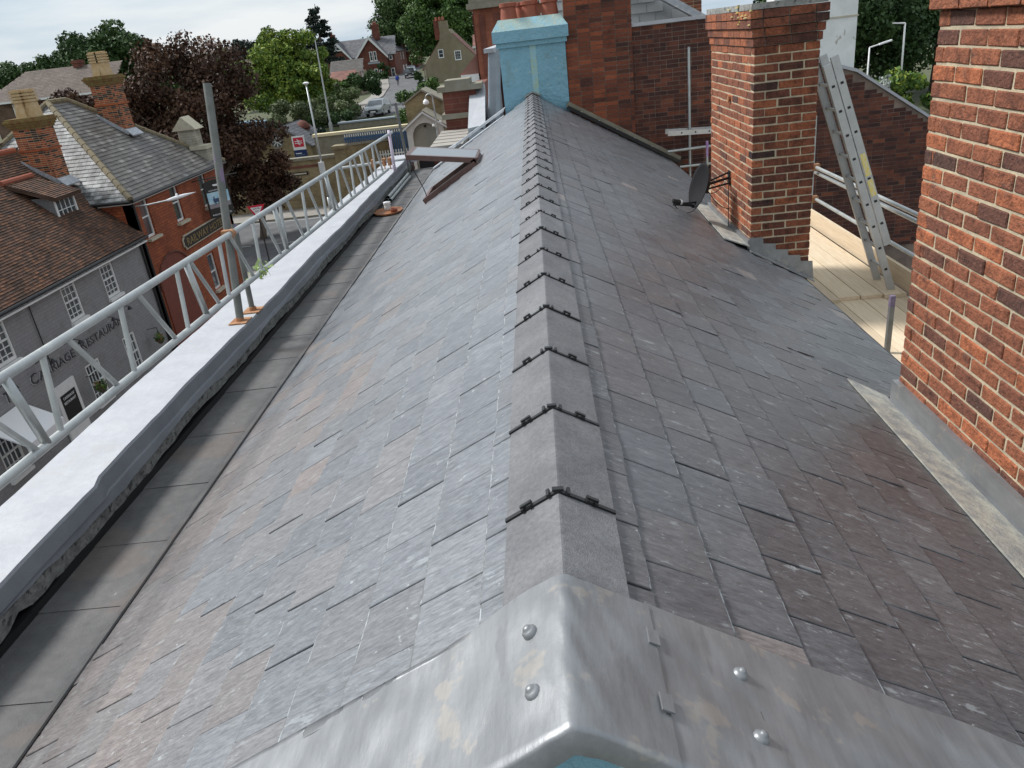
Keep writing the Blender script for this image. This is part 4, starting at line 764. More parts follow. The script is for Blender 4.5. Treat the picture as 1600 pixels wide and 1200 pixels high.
m_brick2 = mat('streaked_pub_brick', None, (.4, .38, .36), rough=.88, scale=4, lo=.45, hi=.7, stops=[(0, (.035, .02, .016)), (.28, (.06, .026, .018)), (.36, (.27, .07, .026)), (.75, (.37, .095, .032)), (1, (.42, .12, .04))])
pub_chimney('pub_chimney', 'streaked brick chimney with buff pots rising from the brown tiled restaurant roof', -18.85, 29.95, -1.85, .12, 1.05, .9, ((-.16, 0), (.2, .1)), m_brickm)
# ================================================================== red brick railway hotel
RD = thing('hotel_building', 'red brick corner hotel with hipped grey slate roof and hanging sign', 'building', (-16, 34.5, -10))
holes = []; spec = []
for a, w in ((30.42, .78), (33.3, .80), (36.45, .80)): holes.append((a - 29.76, a - 29.76 + w, 5.1, 6.72)); spec.append((a, w))
E1, E2 = 29.76, 39.3
holes2 = holes + [(33.95 - E1 + 1.2, 33.95 - E1 + 2.0, 1.4, 3.1)]
wall('wall', (-16, E1, -10), UY, NX, E2 - E1, 6.85, holes2, m_pubred, RD, depth=.16)
for a, w in spec: window((-16, a, -4.9), UY, NX, w, 1.62, 1, 2, RD, fr=.07, sill=m_stone, depth=.12)
window((-16, 35.15, -8.6), UY, NX, .8, 1.7, 1, 2, RD, fr=.07, sill=m_stone, depth=.12)
wall('wall', (-24, E1, -10), Vector((1, 0, 0)), Vector((0, -1, 0)), 8, 6.85, [], m_pubred, RD); wall('wall', (-24, E2, -10), Vector((1, 0, 0)), Vector((0, 1, 0)), 8, 6.85, [], m_pubred, RD)
AP, AQ = Vector((-20.35, 33.9, .48)), Vector((-20.35, 35.3, .48)); e = .22
C1, C2, C3, C4 = Vector((-16 + e, E1 - e, -3.2)), Vector((-16 + e, E2 + e, -3.2)), Vector((-24.4, E2 + e, -3.2)), Vector((-24.4, E1 - e, -3.2))
tiled_roof('roof_slates', [C1, C2, AQ, AP], (0, 1, 0), m_pslate, RD, .33, .2, .012, .016)
tiled_roof('roof_slates', [C4, C1, AP], (1, 0, 0), m_pslate2, RD, .33, .2, .012, .016)
tiled_roof('roof_slates', [C2, C3, AQ], (1, 0, 0), m_pslate, RD, .5, .4, .012, .016); tiled_roof('roof_slates', [C3, C4, AP, AQ], (0, 1, 0), m_pslate, RD, .5, .4, .012, .016)
mb = MB()
for a, b in ((C1, AP), (C2, AQ), (AP, AQ), (C4, AP), (C3, AQ)):
    L_ = (b - a).length; n_ = max(1, int(L_ / .42)); d = (b - a) / n_
    for i in range(n_): mb.tube(a + d * i + Vector((0, 0, .03)), a + d * (i + .98) + Vector((0, 0, .03)), .125, .11, 8)
part('hip_tiles', mb, m_hip, RD, kind='stuff')
mb = MB(); mb.tube(C1 + Vector((.04, 0, -.06)), C2 + Vector((.04, 0, -.06)), .065, n=8); mb.tube(C4 + Vector((0, -.04, -.06)), C1 + Vector((0, -.04, -.06)), .065, n=8); mb.box((-15.99, E1, -3.38), (-15.84, E2, -3.22), 1); mb.box((-24, E1 - .15, -3.38), (-15.9, E1 - .003, -3.22), 1); part('gutter', mb, [m_black, m_wpaint], RD)
mb = MB(); mb.tube((-15.93, 29.9, -10), (-15.93, 29.9, -3.3), .05, n=8); part('downpipe', mb, m_black, RD)
mb = MB()                                                         # big arched doorway
def arch(cy, zs, r, n=18): return [(cy - r, -10), (cy + r, -10)] + [(cy + r * math.cos(math.pi * i / n), zs + .75 * r * math.sin(math.pi * i / n)) for i in range(n + 1)]
mb.prism([(-15.985, y, z) for y, z in arch(31.75, -7.0, 1.5)], (.03, 0, 0)); dr = part('arched_door', mb, m_oxide, RD)
mb = MB(); pts = [(31.75 + 1.56 * math.cos(math.pi * i / 20), -7.0 + .75 * 1.56 * math.sin(math.pi * i / 20)) for i in range(21)]
for (a, b), (c, d_) in zip(pts, pts[1:]): mb.tube((-15.95, a, b), (-15.95, c, d_), .06, n=6)
part('arch_moulding', mb, m_vicbrick, dr)
mb = MB(); mb.lathe((-15.95, 31.6, -8.0), [(.09, -.02), (.09, .02)], 12, ax='x'); part('door_plaque', mb, m_stone, dr)
sg = MB(); a, b = 33.1, 38.2; sg.prism([(-15.97, y, z) for y, z in ((a + .15, -6.1), (b - .15, -6.1), (b - .15, -6.02), (b, -5.94), (b, -5.64), (b - .15, -5.56), (b - .15, -5.48), (a + .15, -5.48), (a + .15, -5.56), (a, -5.64), (a, -5.94), (a + .15, -6.02))], (.06, 0, 0), 0); fb = part('sign_board', sg, m_stone, RD)
sg = MB(); a += .06; b -= .06; sg.prism([(-15.91, y, z) for y, z in ((a + .15, -6.05), (b - .15, -6.05), (b - .13, -5.99), (b, -5.92), (b, -5.66), (b - .13, -5.59), (b - .15, -5.53), (a + .15, -5.53), (a + .13, -5.59), (a, -5.66), (a, -5.92), (a + .13, -5.99))], (.015, 0, 0)); part('sign_panel', sg, m_signblk, fb)
lettering('RAILWAY HOTEL', .4, (-15.893, 33.42, -5.96), UY, NX, m_gold, fb, .008, width=4.45, h=.33)
mb = MB(); mb.path([(-16, 29.9, -3.5), (-15.4, 29.95, -3.5), (-14.6, 30.0, -3.42)], .03, 8); part('lamp_arm', mb, m_galv, RD)
SLM = thing('street_lamp', 'white street lantern on a bracket above the hotel windows', 'street lamp', (-14.4, 30.2, -3.42))
mb = MB(); vs = []; N = 10
for t_, r_ in ((0, .03), (.15, .10), (.35, .14), (.62, .12), (.85, .05), (1, .01)): vs += [(-14.75 + .95 * t_ + .02, 30.0 + .9 * t_ + r_ * math.cos(6.2832 * i / N), -3.44 + .10 * t_ + r_ * .55 * math.sin(6.2832 * i / N)) for i in range(N)]
mb.add(vs, [(j * N + i, j * N + (i + 1) % N, (j + 1) * N + (i + 1) % N, (j + 1) * N + i) for j in range(5) for i in range(N)]); part('lantern', mb, m_cwhite, SLM, smooth=True)
mb = MB(); mb.lathe((-14.35, 30.4, -3.33), [(.05, 0), (.05, .06), (.02, .08)], 8); part('photocell', mb, m_cwhite, SLM)
HS = thing('hanging_sign', 'black hanging pub sign with a locomotive picture on the hotel wall', 'sign', (-15.4, 36.6, -5.4))
U2, N2_ = Vector((.62, .785, 0)).normalized(), Vector((.785, -.62, 0)).normalized(); hc = Vector((-15.2, 36.3, -4.55)); zz = Vector((0, 0, 1))
mb = MB(); mb.obox(hc, U2 * .62, N2_ * .03, zz * .78); mb.prism([hc + U2 * x + zz * z - N2_ * .03 for x, z in [(-.62, .78), (.62, .78)] + [(.62 * math.cos(math.pi * i / 8), .78 + .16 * math.sin(math.pi * i / 8)) for i in range(1, 8)]], N2_ * .06); hb = part('board', mb, m_signblk, HS)
mb = MB(); P0 = hc + N2_ * .033; mb.obox(P0 + zz * .02, U2 * .55, N2_ * .003, zz * .36); pc = part('picture', mb, m_sky2, HS)
mb = MB(); mb.obox(P0 - zz * .24 + N2_ * .004, U2 * .55, N2_ * .002, zz * .10); part('track_print', mb, m_grnprt, pc)
mb = MB(); mb.obox(P0 + zz * .0 + N2_ * .006 - U2 * .05, U2 * .26, N2_ * .002, zz * .085); mb.obox(P0 + zz * .06 + N2_ * .006 + U2 * .25, U2 * .1, N2_ * .002, zz * .15); mb.obox(P0 + zz * .13 + N2_ * .006 - U2 * .24, U2 * .03, N2_ * .002, zz * .06)
for k in range(4): mb.lathe(P0 + N2_ * .008 + U2 * (-.24 + k * .17) - zz * .11, [(.06, 0), (.06, .002)], 10, ax='y')
part('locomotive_print', mb, m_loco, pc)
lettering('RAILWAY HOTEL', .1, P0 - zz * .68 - U2 * .50, U2, N2_, m_cwhite, hb, .002, width=1.0); lettering('SHEPHERD NEAME', .07, P0 + zz * .44 - U2 * .44, U2, N2_, m_cwhite, hb, .002, width=.88)
mb = MB(); mb.obox(P0 + zz * .68 + N2_ * .003, U2 * .12, N2_ * .002, zz * .04); mb.obox(P0 + zz * .64 + U2 * .10 + N2_ * .004, U2 * .035, N2_ * .002, zz * .09); mb.obox(P0 + zz * .70 - U2 * .11 + N2_ * .004, U2 * .06, N2_ * .002, zz * .022); part('emblem', mb, m_cwhite, hb)
mb = MB(); mb.tube((-16, 35.7, -3.55), (-14.4, 37.2, -3.55), .025, n=8); mb.tube(hc + zz * .9 - U2 * .3, hc + zz * 1.02 - U2 * .3, .012, n=6); mb.tube(hc + zz * .9 + U2 * .3, hc + zz * 1.02 + U2 * .3, .012, n=6); part('bracket', mb, m_black, HS)
pub_chimney('pub_chimney', 'tall streaked brick chimney with buff pots on the hotel slate roof', -18.75, 36.0, -.72, 1.28, 1.0, .9, ((-.15, 0), (.18, 0)), m_brickm)
for bx, by in ((-15.6, 23.6), (-15.6, 28.2)):
    t = thing('hanging_basket', ('planted hanging basket between two ground floor windows of the grey restaurant' if by < 25 else 'planted hanging basket beside the black downpipe of the grey restaurant'), 'flower basket', (bx, by, -8.6), 'hanging baskets on the restaurant wall')
    mb = MB(); mb.path([(-16, by, -8.0), (bx, by, -7.95), (bx, by, -8.25)], .012, 5); part('bracket', mb, m_black, t)
    mb = MB(); mb.lathe((bx, by, -8.5), [(.06, -.12), (.16, 0), (.17, .06)], 10); part('bowl', mb, m_bark, t)
    mb = MB()
    for k in range(160):
        d = Vector((random.gauss(0, 1), random.gauss(0, 1), random.gauss(.3, 1))).normalized(); p = Vector((bx, by, -8.38)) + d * random.uniform(.1, .26); u = d.orthogonal().normalized() * .04; w = d.cross(u).normalized() * .04; mb.add([p - u, p - w, p + u, p + w], [(0, 1, 2, 3)], 0 if random.random() < .85 else 1)
    part('plants', mb, [m_leafm, m_terra], t, kind='stuff')
# stone bellcote behind the hotel
BC = thing('stone_pinnacle', 'pale stone gabled pinnacle at the far corner of the hotel roof', 'pinnacle', (-16.8, 38.7, -3.4))
mb = MB(); mb.box((-17.25, 38.4, -4.2), (-16.42, 39.1, -1.5)); part('shaft', mb, mat('white_brick', (.5, .48, .4), (.42, .4, .33), rough=.9, scale=1, brick=((.3, .28, .22), 1.5)), BC)
mb = MB(); mb.box((-16.7, 38.3, -3.6), (-16.02, 38.95, -2.42)); part('side_shaft', mb, MATS['white_brick'], BC)
mb = MB(); mb.prism([(-17.45, 38.25, -1.48), (-16.25, 38.25, -1.48), (-16.85, 38.25, -.86)], (0, 1.0, 0)); part('gabled_cap', mb, m_stone, BC)
mb = MB(); mb.box((-16.78, 38.2, -2.42), (-15.94, 39.05, -2.24)); part('shoulder_stone', mb, m_stone, BC)
# ================================================================== vegetation
def leaf_mesh(name, centers, radii, n, size, mats, flat=.75, seed=0, shell=.62):
    r = np.random.default_rng(seed); centers = np.array(centers, float); radii = np.array(radii, float); k = len(centers)
    wts = radii.prod(1) ** .67; idx = r.choice(k, n, p=wts / wts.sum())
    d = r.normal(size=(n, 3)); d /= np.linalg.norm(d, axis=1)[:, None]; rad_ = shell + (1 - shell) * r.random(n) ** .5; rad_ *= 1 + .12 * r.normal(size=n)
    p = centers[idx] + d * radii[idx] * rad_[:, None]
    nr = d + r.normal(size=(n, 3)) * flat; nr /= np.linalg.norm(nr, axis=1)[:, None]
    a = np.cross(nr, r.normal(size=(n, 3))); a /= np.linalg.norm(a, axis=1)[:, None]; b = np.cross(nr, a); s = (size * (.6 + .8 * r.random(n)))[:, None]
    asp = (.55 + .4 * r.random(n))[:, None]
    v = np.stack([p - a * s, p - b * s * asp, p + a * s, p + b * s * asp], 1).reshape(-1, 3)
    me = bpy.data.meshes.new(name); me.vertices.add(4 * n); me.vertices.foreach_set('co', v.ravel()); me.loops.add(4 * n); me.loops.foreach_set('vertex_index', np.arange(4 * n)); me.polygons.add(n); me.polygons.foreach_set('loop_start', np.arange(n) * 4); me.polygons.foreach_set('loop_total', np.full(n, 4))
    mats = mats if isinstance(mats, list) else [mats]
    for m in mats: me.materials.append(m)
    if len(mats) > 1: me.polygons.foreach_set('material_index', (r.random(n) < .3).astype(np.int32))
    lt = r.random(k); t = np.clip(.55 * lt[idx] + .45 * r.random(n) , 0, 1); me.attributes.new('tint', 'FLOAT', 'FACE').data.foreach_set('value', 1.02 + .96 * t)
    me.update(); me.validate(); return me
def lobes(c, R, k, rr, seed, bottom=-.75):
    r = random.Random(seed); out = []; c = Vector(c)
    while len(out) < k:
        d = Vector((r.gauss(0, 1), r.gauss(0, 1), r.gauss(0, 1))).normalized()
        if d.z < bottom: continue
        q = r.uniform(.4, 1.03); out.append((c + Vector((d.x * R[0], d.y * R[1], d.z * R[2])) * q, rr * r.uniform(.45, 1.35)))
    return [tuple(p) for p, _ in out], [(s, s, s * .8) for _, s in out]
def tree(name, label, base, c, R, mats, n=7000, size=.28, k=42, rr=None, seed=0, trunk=.3, group=None, cat='tree', bark=None, limbs=7, shell=.6):
    t = thing(name, label, cat, base, group); base, c = Vector(base), Vector(c); rr = rr or .36 * (R[0] * R[1] * R[2]) ** (1 / 3); P, Q = lobes(c, R, k, rr, seed)
    mb = MB(); r = random.Random(seed); top = c - Vector((0, 0, R[2] * .35)); mb.tube(base, base.lerp(top, .5), trunk, trunk * .75, 9); mb.tube(base.lerp(top, .5), top, trunk * .75, trunk * .5, 9)
    for i in range(limbs):
        q = Vector(P[r.randrange(len(P))]); s = base.lerp(top, r.uniform(.55, 1)); m_ = s.lerp(q, .5) + Vector((0, 0, .08 * R[2])); mb.tube(s, m_, trunk * .36, trunk * .2, 6); mb.tube(m_, q, trunk * .2, trunk * .06, 6)
    part('trunk', mb, bark or m_bark, t, smooth=True); o = link('crown', leaf_mesh('crown', P, Q, n, size, mats, seed=seed, shell=shell), t); return t
def bush(name, label, c, R, mats, n=1800, size=.16, seed=0, group=None, k=14):
    zb = c[2] - R[2]; P, Q = lobes(c, [x * .8 for x in R], k, .38 * min(R), seed, -1); me = leaf_mesh(name, P, Q, n, size, mats, seed=seed, shell=.5); b = Vector((c[0], c[1], zb))
    co = np.empty(len(me.vertices) * 3); me.vertices.foreach_get('co', co); co = co.reshape(-1, 3) - np.array(b); me.vertices.foreach_set('co', co.ravel()); o = link(name, me); o.location = b
    return tag(o, label, 'shrub' if 'hedge' not in name else 'hedge', group)
tree('copper_beech', 'large dark copper leaved tree behind the hotel', (-21.2, 50.5, -10), (-21.4, 50.5, -2.2), (4.9, 3.6, 5.0), m_leafc, 42000, .105, 110, 1.15, 3, .42, bark=m_barkp, limbs=46, shell=.35)
tree('copper_beech', 'low copper leaved tree spreading in front of the yellow station wall', (-19.6, 52.5, -10), (-19.2, 53.2, -6.2), (2.7, 2.2, 2.4), m_leafc, 14000, .10, 44, .75, 4, .25, bark=m_barkp, limbs=14, shell=.35)
tree('copper_shrub', 'purple leaved young tree between the hotel chimneys', (-27.5, 47, -10), (-27.3, 47, -.5), (2.2, 1.8, 1.5), m_leafc, 6000, .1, 22, .6, 5, .15, bark=m_barkp)
tree('maple_tree', 'broad yellow green maple standing behind the lamp posts', (-25.4, 86, -5), (-25.3, 86, -.3), (4.75, 4.2, 4.3), [m_leafl, m_leafm], 36000, .14, 110, 1.0, 6, .35, shell=.55)
tree('broadleaf_tree', 'large dark broadleaf tree behind the long brown roof', (-57, 112, -4.6), (-57.5, 112, 2.6), (6.6, 5, 5.2), m_leafd, 24000, .22, 80, 1.6, 7, .4)
tree('broadleaf_tree', 'dark rounded tree beyond the left end of the long brown roof', (-71, 125, -4.5), (-71, 125, 2.2), (4.6, 4, 4.4), m_leafd, 14000, .22, 46, 1.4, 8, .4)
tree('broadleaf_tree', 'smaller dark tree on the skyline beside the rounded tree', (-82, 130, -4.5), (-82.5, 130, 2.2), (4.2, 4, 3.4), m_leafd, 11000, .22, 40, 1.3, 9, .4)
tree('broadleaf_tree', 'small bright green tree below the skyline woods', (-42, 110, -4.6), (-42, 110, .9), (2.6, 2.4, 2.4), [m_leafl, m_leafm], 7000, .16, 30, .9, 10, .25)
tree('broadleaf_tree', 'tall full dark green tree behind the hipped brick house', (-29, 190, -3), (-29, 190, 7.2), (5.6, 5, 9.0), m_leafd, 24000, .27, 95, 1.9, 11, .5)
tree('broadleaf_tree', 'huge mid green tree towering behind the roughcast gabled house', (-15.5, 150, -4.2), (-15.5, 150, 4.4), (7.0, 5.5, 7.4), [m_leafm, m_leafd], 34000, .23, 115, 1.7, 12, .5)
tree('broadleaf_tree', 'feathery dark tree top beside the tall conifer', (-50, 150, -4), (-50, 150, 2.2), (4.5, 4, 3.6), m_leafk, 10000, .22, 36, 1.3, 13, .35)
# conifer
t = thing('conifer_tree', 'tall dark layered conifer standing on the skyline', 'tree', (-35.5, 142, -4.3)); mb = MB(); mb.tube((-35.5, 142, -4.3), (-35.0, 142, 9.2), .38, .05, 8); part('trunk', mb, m_bark, t, True)
P, Q = [], []; r = random.Random(2); z = -1.5
while z < 9.0:
    w = .4 + 3.9 * (1 - (z + 1.5) / 10.7) ** .8
    for k in range(7): a = r.uniform(0, 6.28); q = r.uniform(.35, 1) * w; P.append((-35.3 + q * math.cos(a), 142 + q * math.sin(a), z - .16 * q + r.uniform(-.25, .25))); Q.append((.24 * w + .25, .24 * w + .25, .34))
    z += .62
link('crown', leaf_mesh('crown', P, Q, 13000, .16, m_leafk, seed=5, shell=.3), t)
# skyline woods
P, Q = [], []; r = random.Random(8)
for x in np.arange(-190, 30, 3.2): P.append((x, 265 + r.uniform(-8, 8), -1 + r.uniform(0, 1.5))); s = r.uniform(3.2, 5.2); Q.append((s, s, s * 1.15))
o = link('woodland', leaf_mesh('woodland', P, Q, 40000, .45, m_leafd, seed=9, shell=.75)); o['kind'] = 'stuff'; tag(o, 'distant dark green belt of woods along the skyline', 'woods')
P, Q = [], []
for x in np.arange(-80, -46, 2.0): P.append((x, 170 + r.uniform(-6, 6), -1.2 + r.uniform(0, 1.2))); s = r.uniform(2.2, 3.3); Q.append((s, s, s * 1.2))
o = link('woodland', leaf_mesh('woodland', P, Q, 22000, .3, [m_leafd, m_leafm], seed=19, shell=.7)); o['kind'] = 'stuff'; tag(o, 'nearer belt of dark trees behind the maple', 'woods')
# right hand side trees
tree('broadleaf_tree', 'dark dense tree behind the white street lamp', (33, 92, -10), (33, 92, -1.5), (9, 6, 9), m_leafd, 30000, .22, 110, 1.8, 14, .5)
tree('broadleaf_tree', 'mid green tree beside the white rendered stack', (24, 80, -10), (25, 82, -1), (5, 4, 8), [m_leafd, m_leafm], 18000, .2, 70, 1.6, 15, .4)
bush('garden_shrub', 'bright green rounded shrub below the white street lamp', (29.3, 66, -6.6), (3.2, 2, 2.6), [m_leafm, m_leafl], 2600, .22, 31)
tree('broadleaf_tree', 'dark tree standing right of the white street lamp', (46, 96, -10), (46, 96, -2), (9, 6, 9), m_leafd, 24000, .22, 90, 1.8, 16, .5)
bush('blossom_shrub', 'pale pointed white blossom shrub behind the sloping coping', (26.6, 64, -5.6), (.75, .7, 1.5), m_flower, 1300, .12, 32)
# shrubs round the station
for i, (c, R, mm, n, lb) in enumerate((((-19.2, 70.5, -6.0), (1.3, 1, 2.2), m_leafk, 2200, 'dark upright conifer shrub beside the station sign'), ((-23, 77, -3.9), (4.4, 2, 2.0), m_leafs, 5000, 'grey green scrub in front of the maple'), ((-19.6, 81, -3.1), (3.0, 2, 2.0), [m_leafs, m_leafm], 3200, 'pale flowering scrub beside the parked car'), ((-19.5, 77, -4.7), (2.8, 1.5, 1.3), m_leafd, 2400, 'dark bramble bank below the tall grey pole'), ((-19.2, 94, -2.6), (2.2, 1.8, 2.1), m_leafd, 3000, 'dark rounded bay bush at the roadside'), ((-24.5, 97, -3.0), (6, 2, 1.7), m_leafm, 2600, 'green hedge bank below the garage'), ((-9.3, 70, -3.4), (3.4, 2.2, 2.4), [m_leafm, m_leafd], 4200, 'mid green ivy thicket behind the porch roof'), ((-5.6, 66, -5.2), (1.6, 1.5, 3.0), m_leafm, 3000, 'tall green bush beside the brick parapet pier'), ((-27.8, 156, -2.4), (1.6, 1.5, 2.4), m_leafd, 1600, 'dark climber beside the parked black car'), ((-17.0, 124, -3.6), (.9, .9, 1.6), m_leafd, 1500, 'green shrub growing against the roughcast gable'), ((-29, 74, -4.9), (4.5, 1.6, 1.4), m_leafm, 2600, 'green bank beside the faded blue shed'), ((-46, 92, -2.2), (3.4, 2, 2.0), m_leafs, 2200, 'pale green shrub below the long brown roof'), ((-31.5, 130, -3.2), (3, 1.6, 1.3), m_leafs, 1500, 'grey green garden shrubs before the red brick house'))):
    bush('garden_shrub', lb, c, R, mm, n * 2, .095 if c[1] < 90 else .14, 40 + i)
# ================================================================== station
SW = thing('station_wall', 'long yellow brick station wall with coping and red brick panel', 'wall', (-20, 62.3, -10))
UX, NY = Vector((1, 0, 0)), Vector((0, -1, 0))
mb = MB(); mb.box((-40, 62, -10), (-15.6, 62.5, -6.2)); mb.box((-40, 61.9, -10), (-15.6, 62, -9.2)); part('wall', mb, m_flint, SW)
mb = MB(); mb.box((-40, 61.88, -6.2), (-15.55, 62.62, -5.98)); part('coping', mb, m_cope, SW)
mb = MB(); mb.box((-22.0, 61.96, -6.75), (-17.0, 62, -6.58)); part('red_band', mb, m_vicbrick, SW)
mb = MB(); mb.box((-19.9, 61.94, -7.3), (-18.3, 62, -7.05)); pn = part('name_plate', mb, m_signblk, SW); mb = MB(); mb.box((-19.75, 61.93, -7.23), (-18.45, 61.94, -7.12)); part('plate_inlay', mb, m_stone, pn)
for k in range(4):
    x = -15.6 + k * .0; 
mb = MB(); mb.box((-15.9, 61.7, -10), (-15.0, 62.7, -5.6)); mb.box((-16.0, 61.6, -5.6), (-14.9, 62.8, -5.35)); part('pier', mb, m_flint, SW)
mb = MB(); mb.prism([(-15.0, 62.2, -5.5), (-15.0, 62.2, -10), (-12.6, 66, -10), (-12.6, 66, -5.9)], (.35, .2, 0)); part('return_wall', mb, m_flint, SW)
mb = MB(); mb.prism([(-15.1, 62.1, -5.5), (-12.6, 66, -5.85), (-12.6, 66, -5.65), (-15.1, 62.1, -5.3)], (.55, .3, 0)); part('return_coping', mb, m_cope, SW)
SB = thing('station_building', 'small yellow brick station building with round gable window and grey roof', 'building', (-21.5, 70, -10))
mb = MB(); mb.prism([(-24.4, 68, -10), (-19.4, 68, -10), (-19.4, 68, -5.6), (-21.6, 68, -4.0), (-24.4, 68, -6.1)], (0, 6, 0)); part('wall', mb, m_flint, SB)
tiled_roof('roof_slates', [(-21.6, 67.7, -3.92), (-21.6, 74, -3.92), (-19.1, 74, -5.75), (-19.1, 67.7, -5.75)], (0, 1, 0), m_vslate, SB, .4, .3)
tiled_roof('roof_slates', [(-24.7, 67.7, -6.25), (-24.7, 74, -6.25), (-21.6, 74, -3.92), (-21.6, 67.7, -3.92)], (0, 1, 0), m_vslate, SB, .4, .3)
mb = MB(); mb.lathe((-22.2, 67.98, -5.1), [(.62, -.03), (.62, .03)], 20, ax='y'); rw = part('round_window', mb, m_cope, SB); mb = MB(); mb.lathe((-22.2, 67.94, -5.1), [(.5, -.01), (.5, .01)], 18, ax='y'); part('pane', mb, m_glass, rw)
mb = MB()
for k in range(4): a = math.pi * k / 4; mb.obox((-22.2, 67.92, -5.1), Vector((math.cos(a), 0, math.sin(a))) * .5, (0, .01, 0), Vector((-math.sin(a), 0, math.cos(a))) * .025)
part('glazing_bar', mb, m_wpaint, rw)
window((-22.6, 68, -7.2), UX, NY, 1.2, .9, 3, 2, SB, depth=0, sash=False); mb = MB(); mb.tube((-20.6, 67.95, -7), (-20.6, 67.95, -4.6), .04, n=6); part('downpipe', mb, m_black, SB)
RS = thing('station_sign', 'red and blue station sign with white double arrow symbol on posts', 'sign', (-19.5, 64.8, -10))
mb = MB(); mb.tube((-19.85, 65.1, -10), (-19.85, 65.1, -4.7), .05, n=8); part('post', mb, m_wpaint, RS); mb = MB(); mb.tube((-19.1, 65.1, -10), (-19.1, 65.1, -4.7), .05, n=8); part('post', mb, m_wpaint, RS)
U3 = Vector((1, .0, 0)); mb = MB(); mb.box((-20.0, 65.0, -5.68), (-18.96, 65.05, -4.6)); pn = part('panel', mb, m_cwhite, RS); mb = MB(); mb.box((-19.89, 64.99, -5.45), (-19.07, 65.0, -4.71)); part('red_square', mb, m_cardred, pn)
mb = MB(); cx, cz = -19.48, -5.08
for s in (-1, 1):
    mb.box((cx - .30, 64.978, cz + s * .075 - .028), (cx + .30, 64.986, cz + s * .075 + .028)); 
    mb.prism([(cx - s * .02 - s * .0, 64.975, cz + s * .103), (cx + s * .07, 64.975, cz + s * .103), (cx - s * .06 + 0, 64.975, cz + s * .23), (cx - s * .15, 64.975, cz + s * .23)], (0, .006, 0))
mb.prism([(cx - .13, 64.972, cz + .06), (cx - .05, 64.972, cz + .06), (cx + .13, 64.972, cz - .06), (cx + .05, 64.972, cz - .06)], (0, .006, 0)); part('double_arrow', mb, m_cwhite, pn)
mb = MB(); mb.box((-20.0, 64.99, -6.35), (-18.96, 65.05, -5.69)); bp_ = part('blue_panel', mb, m_navy, RS); mb = MB(); mb.box((-19.88, 64.98, -5.98), (-19.4, 64.99, -5.92)); part('white_line', mb, m_cwhite, bp_)
mb = MB(); mb.box((-19.88, 64.98, -6.10), (-19.15, 64.99, -6.06)); part('white_line', mb, m_shedblue, bp_)
FN = thing('station_fence', 'blue palisade fence with white picket tops below a cream coping', 'fence', (-13.5, 66, -10))
for k in range(40):
    x = -15.9 + k * .19; mb = MB(); mb.box((x, 66.0, -7.2), (x + .10, 66.05, -5.0)); mb.prism([(x, 66.0, -5.0), (x + .10, 66.0, -5.0), (x + .05, 66.0, -4.88)], (0, .05, 0)); mb.box((x + .01, 65.98, -5.2), (x + .09, 65.995, -4.98), 1); part('pale', mb, [m_fblue, m_wpaint], FN)
mb = MB(); mb.box((-16, 66.06, -5.4), (-8.2, 66.12, -5.28)); mb.box((-16, 66.06, -6.8), (-8.2, 66.12, -6.68)); part('rail', mb, m_fblue, FN)
mb = MB(); mb.box((-18.6, 66.6, -10), (-8.0, 67.0, -4.98)); part('wall', mb, m_cope, FN); mb = MB(); mb.box((-18.7, 66.45, -4.98), (-7.9, 67.2, -4.76)); part('coping', mb, m_cream, FN)
mb = MB(); mb.box((-7.4, 66.4, -4.7), (-5.4, 66.9, -4.4)); part('coping', mb, m_cream, FN)
WF = thing('white_fence', 'white picket fence in front of the blue palisade', 'fence', (-13, 64.9, -10))
for k in range(26): x = -15.4 + k * .22; mb = MB(); mb.box((x, 64.9, -8.2), (x + .09, 64.93, -6.45)); part('pale', mb, m_wpaint, WF)
mb = MB(); mb.box((-15.5, 64.94, -6.8), (-9.6, 64.98, -6.7)); mb.box((-15.5, 64.94, -7.9), (-9.6, 64.98, -7.8)); part('rail', mb, m_wpaint, WF)
PO = thing('station_porch', 'cream arched gabled porch at the subway entrance', 'porch', (-8.35, 60, -10))
def archpoly(cx, r, zs, zb, n=14): return [(cx + r * math.cos(math.pi * i / n), zs + r * math.sin(math.pi * i / n)) for i in range(n + 1)]
cx = -8.32; o_ = [(cx + 1.4, -10), (cx + 1.4, -4.35), (cx, -3.42), (cx - 1.4, -4.35), (cx - 1.4, -10)]; i_ = [(cx + .98, -10)] + archpoly(cx, .98, -5.2, -10) + [(cx - .98, -10)]
mb = MB(); ring = o_ + i_[::-1]; mb.prism([(x, 60, z) for x, z in ring], (0, .25, 0)); part('front', mb, mat('cream_paint', (.66, .64, .57), (.58, .56, .5), rough=.7, scale=2), PO)
mb = MB(); mb.prism([(x, 60.4, z) for x, z in i_], (0, .1, 0)); bk = part('inner_wall', mb, mat('dull_cream_plaster', (.34, .32, .26), (.28, .27, .22), rough=.8, scale=1.5), PO)
mb = MB(); mb.prism([(x, 60.38, z) for x, z in [(cx + .8, -10)] + [(cx + .85 * math.cos(math.pi * i / 10), -7.0 + .5 * math.sin(math.pi * i / 10)) for i in range(11)] + [(cx - .85, -10)]], (0, .03, 0)); part('dark_opening', mb, m_felt_shade, bk)  # solid black panel stands in for the shade inside the passage
mb = MB(); mb.prism([(cx - 1.75, 59.75, -4.55), (cx, 59.75, -3.30), (cx + 1.75, 59.75, -4.55), (cx + 1.75, 59.75, -4.75), (cx, 59.75, -3.50), (cx - 1.75, 59.75, -4.75)], (0, 3.0, 0)); part('roof', mb, m_cope, PO)
